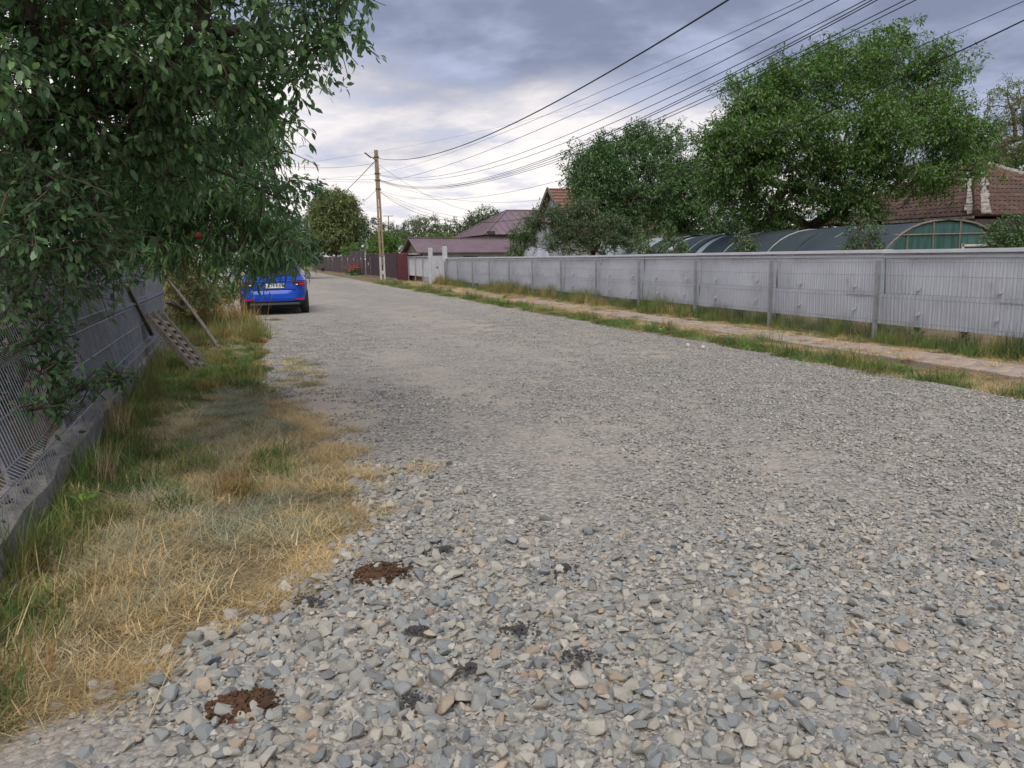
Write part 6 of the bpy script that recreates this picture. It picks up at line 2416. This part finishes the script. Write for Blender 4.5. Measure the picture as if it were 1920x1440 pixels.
for nm, lb, px, py, Y, r, sd2, lk in (('sapling', 'young sapling in front of the greenhouse, the tallest near its teal end', 1622, 440, 13.2, .40, 31, 'bush'),
                                     ('sapling', 'young sapling in front of the pale left end of the greenhouse', 1262, 455, 17.5, .38, 32, 'mid'),
                                     ('sapling', 'thin sapling in front of the middle of the dark greenhouse net', 1398, 456, 14.8, .27, 33, 'bush'),
                                     ('sapling', 'low sapling just right of the apple bush above the fence', 1205, 468, 19.5, .30, 34, 'mid')):
    c_ = atY(px, py, Y)
    tree(nm, lb, (c_[0], Y, 0), [((c_[0], Y, c_[2] - 0.08), (r, r, r * 0.9)), ((c_[0] + r * 0.3, Y, c_[2] - 0.35), (r, r, r)), ((c_[0] - r * 0.3, Y, c_[2] + r * 0.7), (r * .45, r * .45, r * .6))],
         120, 14, 0.075, 'plain', L[lk], M['bark_light'], sd2, 0.025, 0.6, group='saplings by the greenhouse', twig_len=0.2)
tree('fence_shrub', 'dense shrub at the right edge hiding the greenhouse corner', (15.2, 12.2, 0),
     [bl(1900, 430, 12, .36, .5, .32), bl(1925, 450, 12, .4, .5, .4), bl(1875, 455, 12, .28, .4, .2), bl(1905, 470, 12, .5, .5, .35)], 300, 18, 0.075, 'plain', L['mid'], M['bark'], 35, 0.05, 0.5, cat='shrub')
tree('sparse_tree', 'thinly leaved pale tree at the right edge behind the walnut', (26.8, 28, 0),
     [bl(1895, 200, 27, .9, 1.2, 1.2), bl(1920, 260, 27, 1.1, 1.3, 1.2), bl(1880, 270, 27, .8, 1.0, .8), bl(1950, 200, 27, 1.2, 1.2, 1.4)], 520, 16, 0.12, 'plain', L['sparse'], M['bark_light'], 36, 0.14, 0.5, droop=0.1, twig_len=0.5)
tree('yard_tree', 'dense green tree low at the right edge between walnut and tiled roof', (25.8, 33, 0),
     [bl(1900, 290, 32, 1.2, 1.3, .6), bl(1870, 300, 32, .7, 1.0, .4), bl(1935, 305, 32, 1.2, 1.2, .6)], 260, 16, 0.16, 'plain', L['walnut'], M['bark'], 37, 0.14, 0.5)

# far trees
for nm, lb, lk, Y, sd2, leaf, tw, bs, blobs in (
    ('linden_tree', 'large round linden in yellow green bloom behind the brown fence', 'linden', 116, 41, 0.40, 2600, None,
     [(625, 395, 3.4, 3.2), (605, 420, 2.9, 2.4), (650, 415, 3.0, 2.6), (645, 380, 1.9, 1.6), (608, 385, 1.7, 1.5), (625, 440, 4.0, 1.8), (590, 440, 1.6, 1.5), (668, 440, 1.6, 1.5), (630, 462, 3.2, 1.0)]),
    ('dark_tree', 'dark green tree between the linden and the utility pole', 'dark', 104, 42, 0.30, 420, None, [(700, 430, 1.6, 1.6), (697, 455, 2.2, 1.8), (735, 435, 1.5, 1.4), (722, 455, 2.2, 1.6), (740, 450, 1.6, 1.6)]),
    ('bright_shrub', 'bright light green shrub behind the brown fence at the pole', 'light', 74, 43, 0.20, 360, None, [(700, 462, 1.0, .8), (722, 452, 1.2, 1.1), (740, 462, 1.0, .9), (715, 470, 1.6, .7)]),
    ('bright_shrub', 'small bright green shrub under the linden above the tall brown panel', 'light', 100, 44, 0.22, 120, None, [(655, 466, 1.2, .6), (662, 474, 1.3, .6)]),
    ('willow_tree', 'grey green willowy bush above the left half of the mauve shed', 'grey', 84, 45, 0.22, 520, None, [(775, 430, 1.4, 1.2), (800, 425, 1.6, 1.4), (825, 435, 1.4, 1.1), (790, 445, 2.6, 1.0), (835, 445, 1.5, .8)]),
    ('bright_shrub', 'yellow green shrub peeping over the mauve shed ridge', 'light', 70, 46, 0.18, 140, None, [(830, 446, .9, .5), (755, 445, .7, .5), (812, 448, 1.0, .4)]),
    ('far_tree', 'loose green tree rising left of the mauve hip roof', 'far', 78, 47, 0.24, 420, None, [(910, 405, 1.5, 1.1), (895, 418, 1.4, 1.0), (925, 410, 1.2, .8), (880, 430, 2.0, .9), (850, 428, 1.0, 1.0), (905, 430, 2.2, .9)]),
    ('far_tree', 'green tree standing behind the blue car beyond the peach branch', 'far', 62, 48, 0.22, 520, None, [(545, 440, 1.5, 1.2), (530, 430, 1.0, .9), (565, 450, 1.2, 1.0), (550, 465, 1.7, .9), (575, 475, 1.2, .8)]),
    ('far_tree', 'far green tree seen through the narrow peach leaves', 'far', 70, 49, 0.24, 520, None, [(505, 440, 1.6, 1.6), (480, 430, 1.6, 1.6), (455, 440, 1.8, 1.6), (500, 465, 2.2, 1.2), (520, 460, 1.2, 1.0)]),
    ('far_tree', 'low green tree beyond the greenhouse between cherry and walnut', 'dark', 44, 50, 0.18, 520, None, [(1350, 415, 1.4, .9), (1390, 405, 1.3, .9), (1330, 430, 1.3, .7), (1430, 420, 1.5, .9), (1370, 435, 2.4, .6)]),
    ('far_tree', 'dark tree behind the walnut trunk beyond the greenhouse', 'dark', 40, 51, 0.18, 520, None, [(1500, 420, 2.0, .9), (1580, 425, 2.2, .8), (1640, 430, 1.6, .7), (1480, 440, 2.0, .6)]),
    ('far_tree', 'far tree closing the view at the end of the road', 'far', 190, 52, 0.5, 420, None, [(588, 490, 3.0, 2.4), (570, 485, 4.0, 3.0), (604, 494, 2.0, 1.4), (545, 480, 5.0, 4.0)]),
):
    B_ = []
    for px, py, rx_, rz_ in blobs:
        c_ = atY(px, py, Y)
        B_.append((c_, (rx_, rx_, rz_)))
    mx_ = np.mean([b[0] for b in B_], 0)
    tree(nm, lb, (mx_[0], Y, 0), B_, tw, 16, leaf, 'plain', L[lk], M['bark'], sd2, 0.16, 0.5, group=nm.replace('_', ' ') + 's in the background', twig_len=leaf * 2, step=0.6, limbs=4,
         cat='shrub' if 'shrub' in nm else 'tree', surf=0.7)

for lb, x0, y0, sd2, lk in (('broad green tree on the left roadside beyond the white car', -5.5, 46, 91, 'far'), ('dark tree left of the pale house beyond the peach leaves', -4.5, 60, 92, 'dark'), ('tall green tree farthest on the left behind the garden', -11, 38, 93, 'far')):
    tree('roadside_tree', lb, (x0, y0, 0), [((x0, y0, 3.2), (1.9, 1.9, 1.5)), ((x0 + 1.2, y0 - .6, 2.4), (1.4, 1.4, 1.1)), ((x0 - 1.3, y0, 2.5), (1.5, 1.5, 1.2)), ((x0 + .3, y0, 4.3), (1.1, 1.1, .9))],
         520, 16, 0.2, 'plain', L[lk], M['bark'], sd2, 0.16, 0.5, group='trees on the left roadside', twig_len=0.4, step=0.6, surf=0.6, clump=(16, 0.6))

# red flowers by the brown fence, leafy plants at the verges
fl = G(675, 516)
fw = thing('red_flowers', 'clump of red flowers blooming in front of the tall brown panel', 'flowers', (8.35, 70.5, 0))
gq = np.random.default_rng(61)
tvq, tfq = leaf_template('plain')
for nm, m_, n_q, z0, z1, s_q in (('petals', mat('red_petal', (0.50, 0.03, 0.015), rough=0.7), 70, 0.45, 0.95, 0.16), ('foliage', L['mid'], 160, 0.02, 0.6, 0.2)):
    c_ = np.stack([gq.normal(8.35, 0.25, n_q), gq.normal(70.5, 0.45, n_q), gq.uniform(z0, z1, n_q)], 1)
    d, s, nn = frames(gq.normal(size=(n_q, 3)), gq.normal(size=(n_q, 3)))
    V = c_[:, None] + s_q * (tvq[None, :, 0:1] * d[:, None] + tvq[None, :, 1:2] * 2 * s[:, None] + tvq[None, :, 2:3] * nn[:, None])
    obj(nm, np_mesh(nm, V.reshape(-1, 3) - np.array([8.35, 70.5, 0]), (np.arange(n_q)[:, None, None] * 4 + tfq[None]).reshape(-1, 3), m_), fw)


def rosette(name, label, p, n_, l_, m_, seed, rise=0.5, cat='plant'):
    g = np.random.default_rng(seed)
    tv_, tf_ = leaf_template('broad')
    me = np_mesh('leaf', tv_, tf_, m_, True)
    root = thing(name, label, cat, p)
    for i in range(n_):
        a = g.uniform(0, 6.28)
        h_ = g.uniform(0.0, rise)
        d = np.array([[math.cos(a), math.sin(a), g.uniform(0.1, 0.8)]])
        d, s, nn = frames(d, np.array([[0, 0, 1.0]]) + g.normal(0, 0.2, (1, 3)))
        o = obj('leaf', me, root)
        mm = Matrix(((d[0, 0], s[0, 0], nn[0, 0], 0), (d[0, 1], s[0, 1], nn[0, 1], 0), (d[0, 2], s[0, 2], nn[0, 2], 0), (0, 0, 0, 1)))
        o.matrix_local = Matrix.Translation((float(d[0, 0] * 0.03), float(d[0, 1] * 0.03), float(0.03 + h_))) @ mm @ Matrix.Scale(float(l_ * g.uniform(0.6, 1.2)), 4)
    MB().tube([np.array(p), np.array(p) + (0.01, 0, rise + 0.05)], [0.006, 0.003], 5).build('stem', m_, root)


for i, (px, py, n_, l_, rise, lb) in enumerate(((1365, 650, 9, .16, .16, 'broad leaved dock plant on the green strip right of the litter'),
                                                (1240, 632, 7, .12, .12, 'small leafy weed on the green strip left of the litter'),
                                                (1715, 640, 26, .17, .35, 'large leafy weed spilling through the mesh fence at the right'),
                                                (1800, 655, 20, .14, .30, 'leafy weed under the mesh fence nearest the right edge'),
                                                (945, 575, 9, .2, .2, 'leafy tuft in the verge halfway to the white gate'),
                                                (290, 690, 12, .11, .30, 'pale round leaved weed at the fence foot beside the slatted frame'),
                                                (235, 800, 14, .09, .25, 'green leafy weed growing out of the verge by the near fence'),
                                                (160, 1000, 10, .08, .18, 'small green weed in the grass beside the concrete footing'),
                                                (860, 535, 22, .3, .6, 'leafy bush of weeds in front of the fence beside the white gate'),
                                                (785, 527, 22, .3, .45, 'leafy weeds beneath the short grey fence left of the gate'))):
    rosette('leafy_weed', lb, G(px, py), n_, l_, L['light'] if i % 3 else L['bush'], 70 + i, rise)
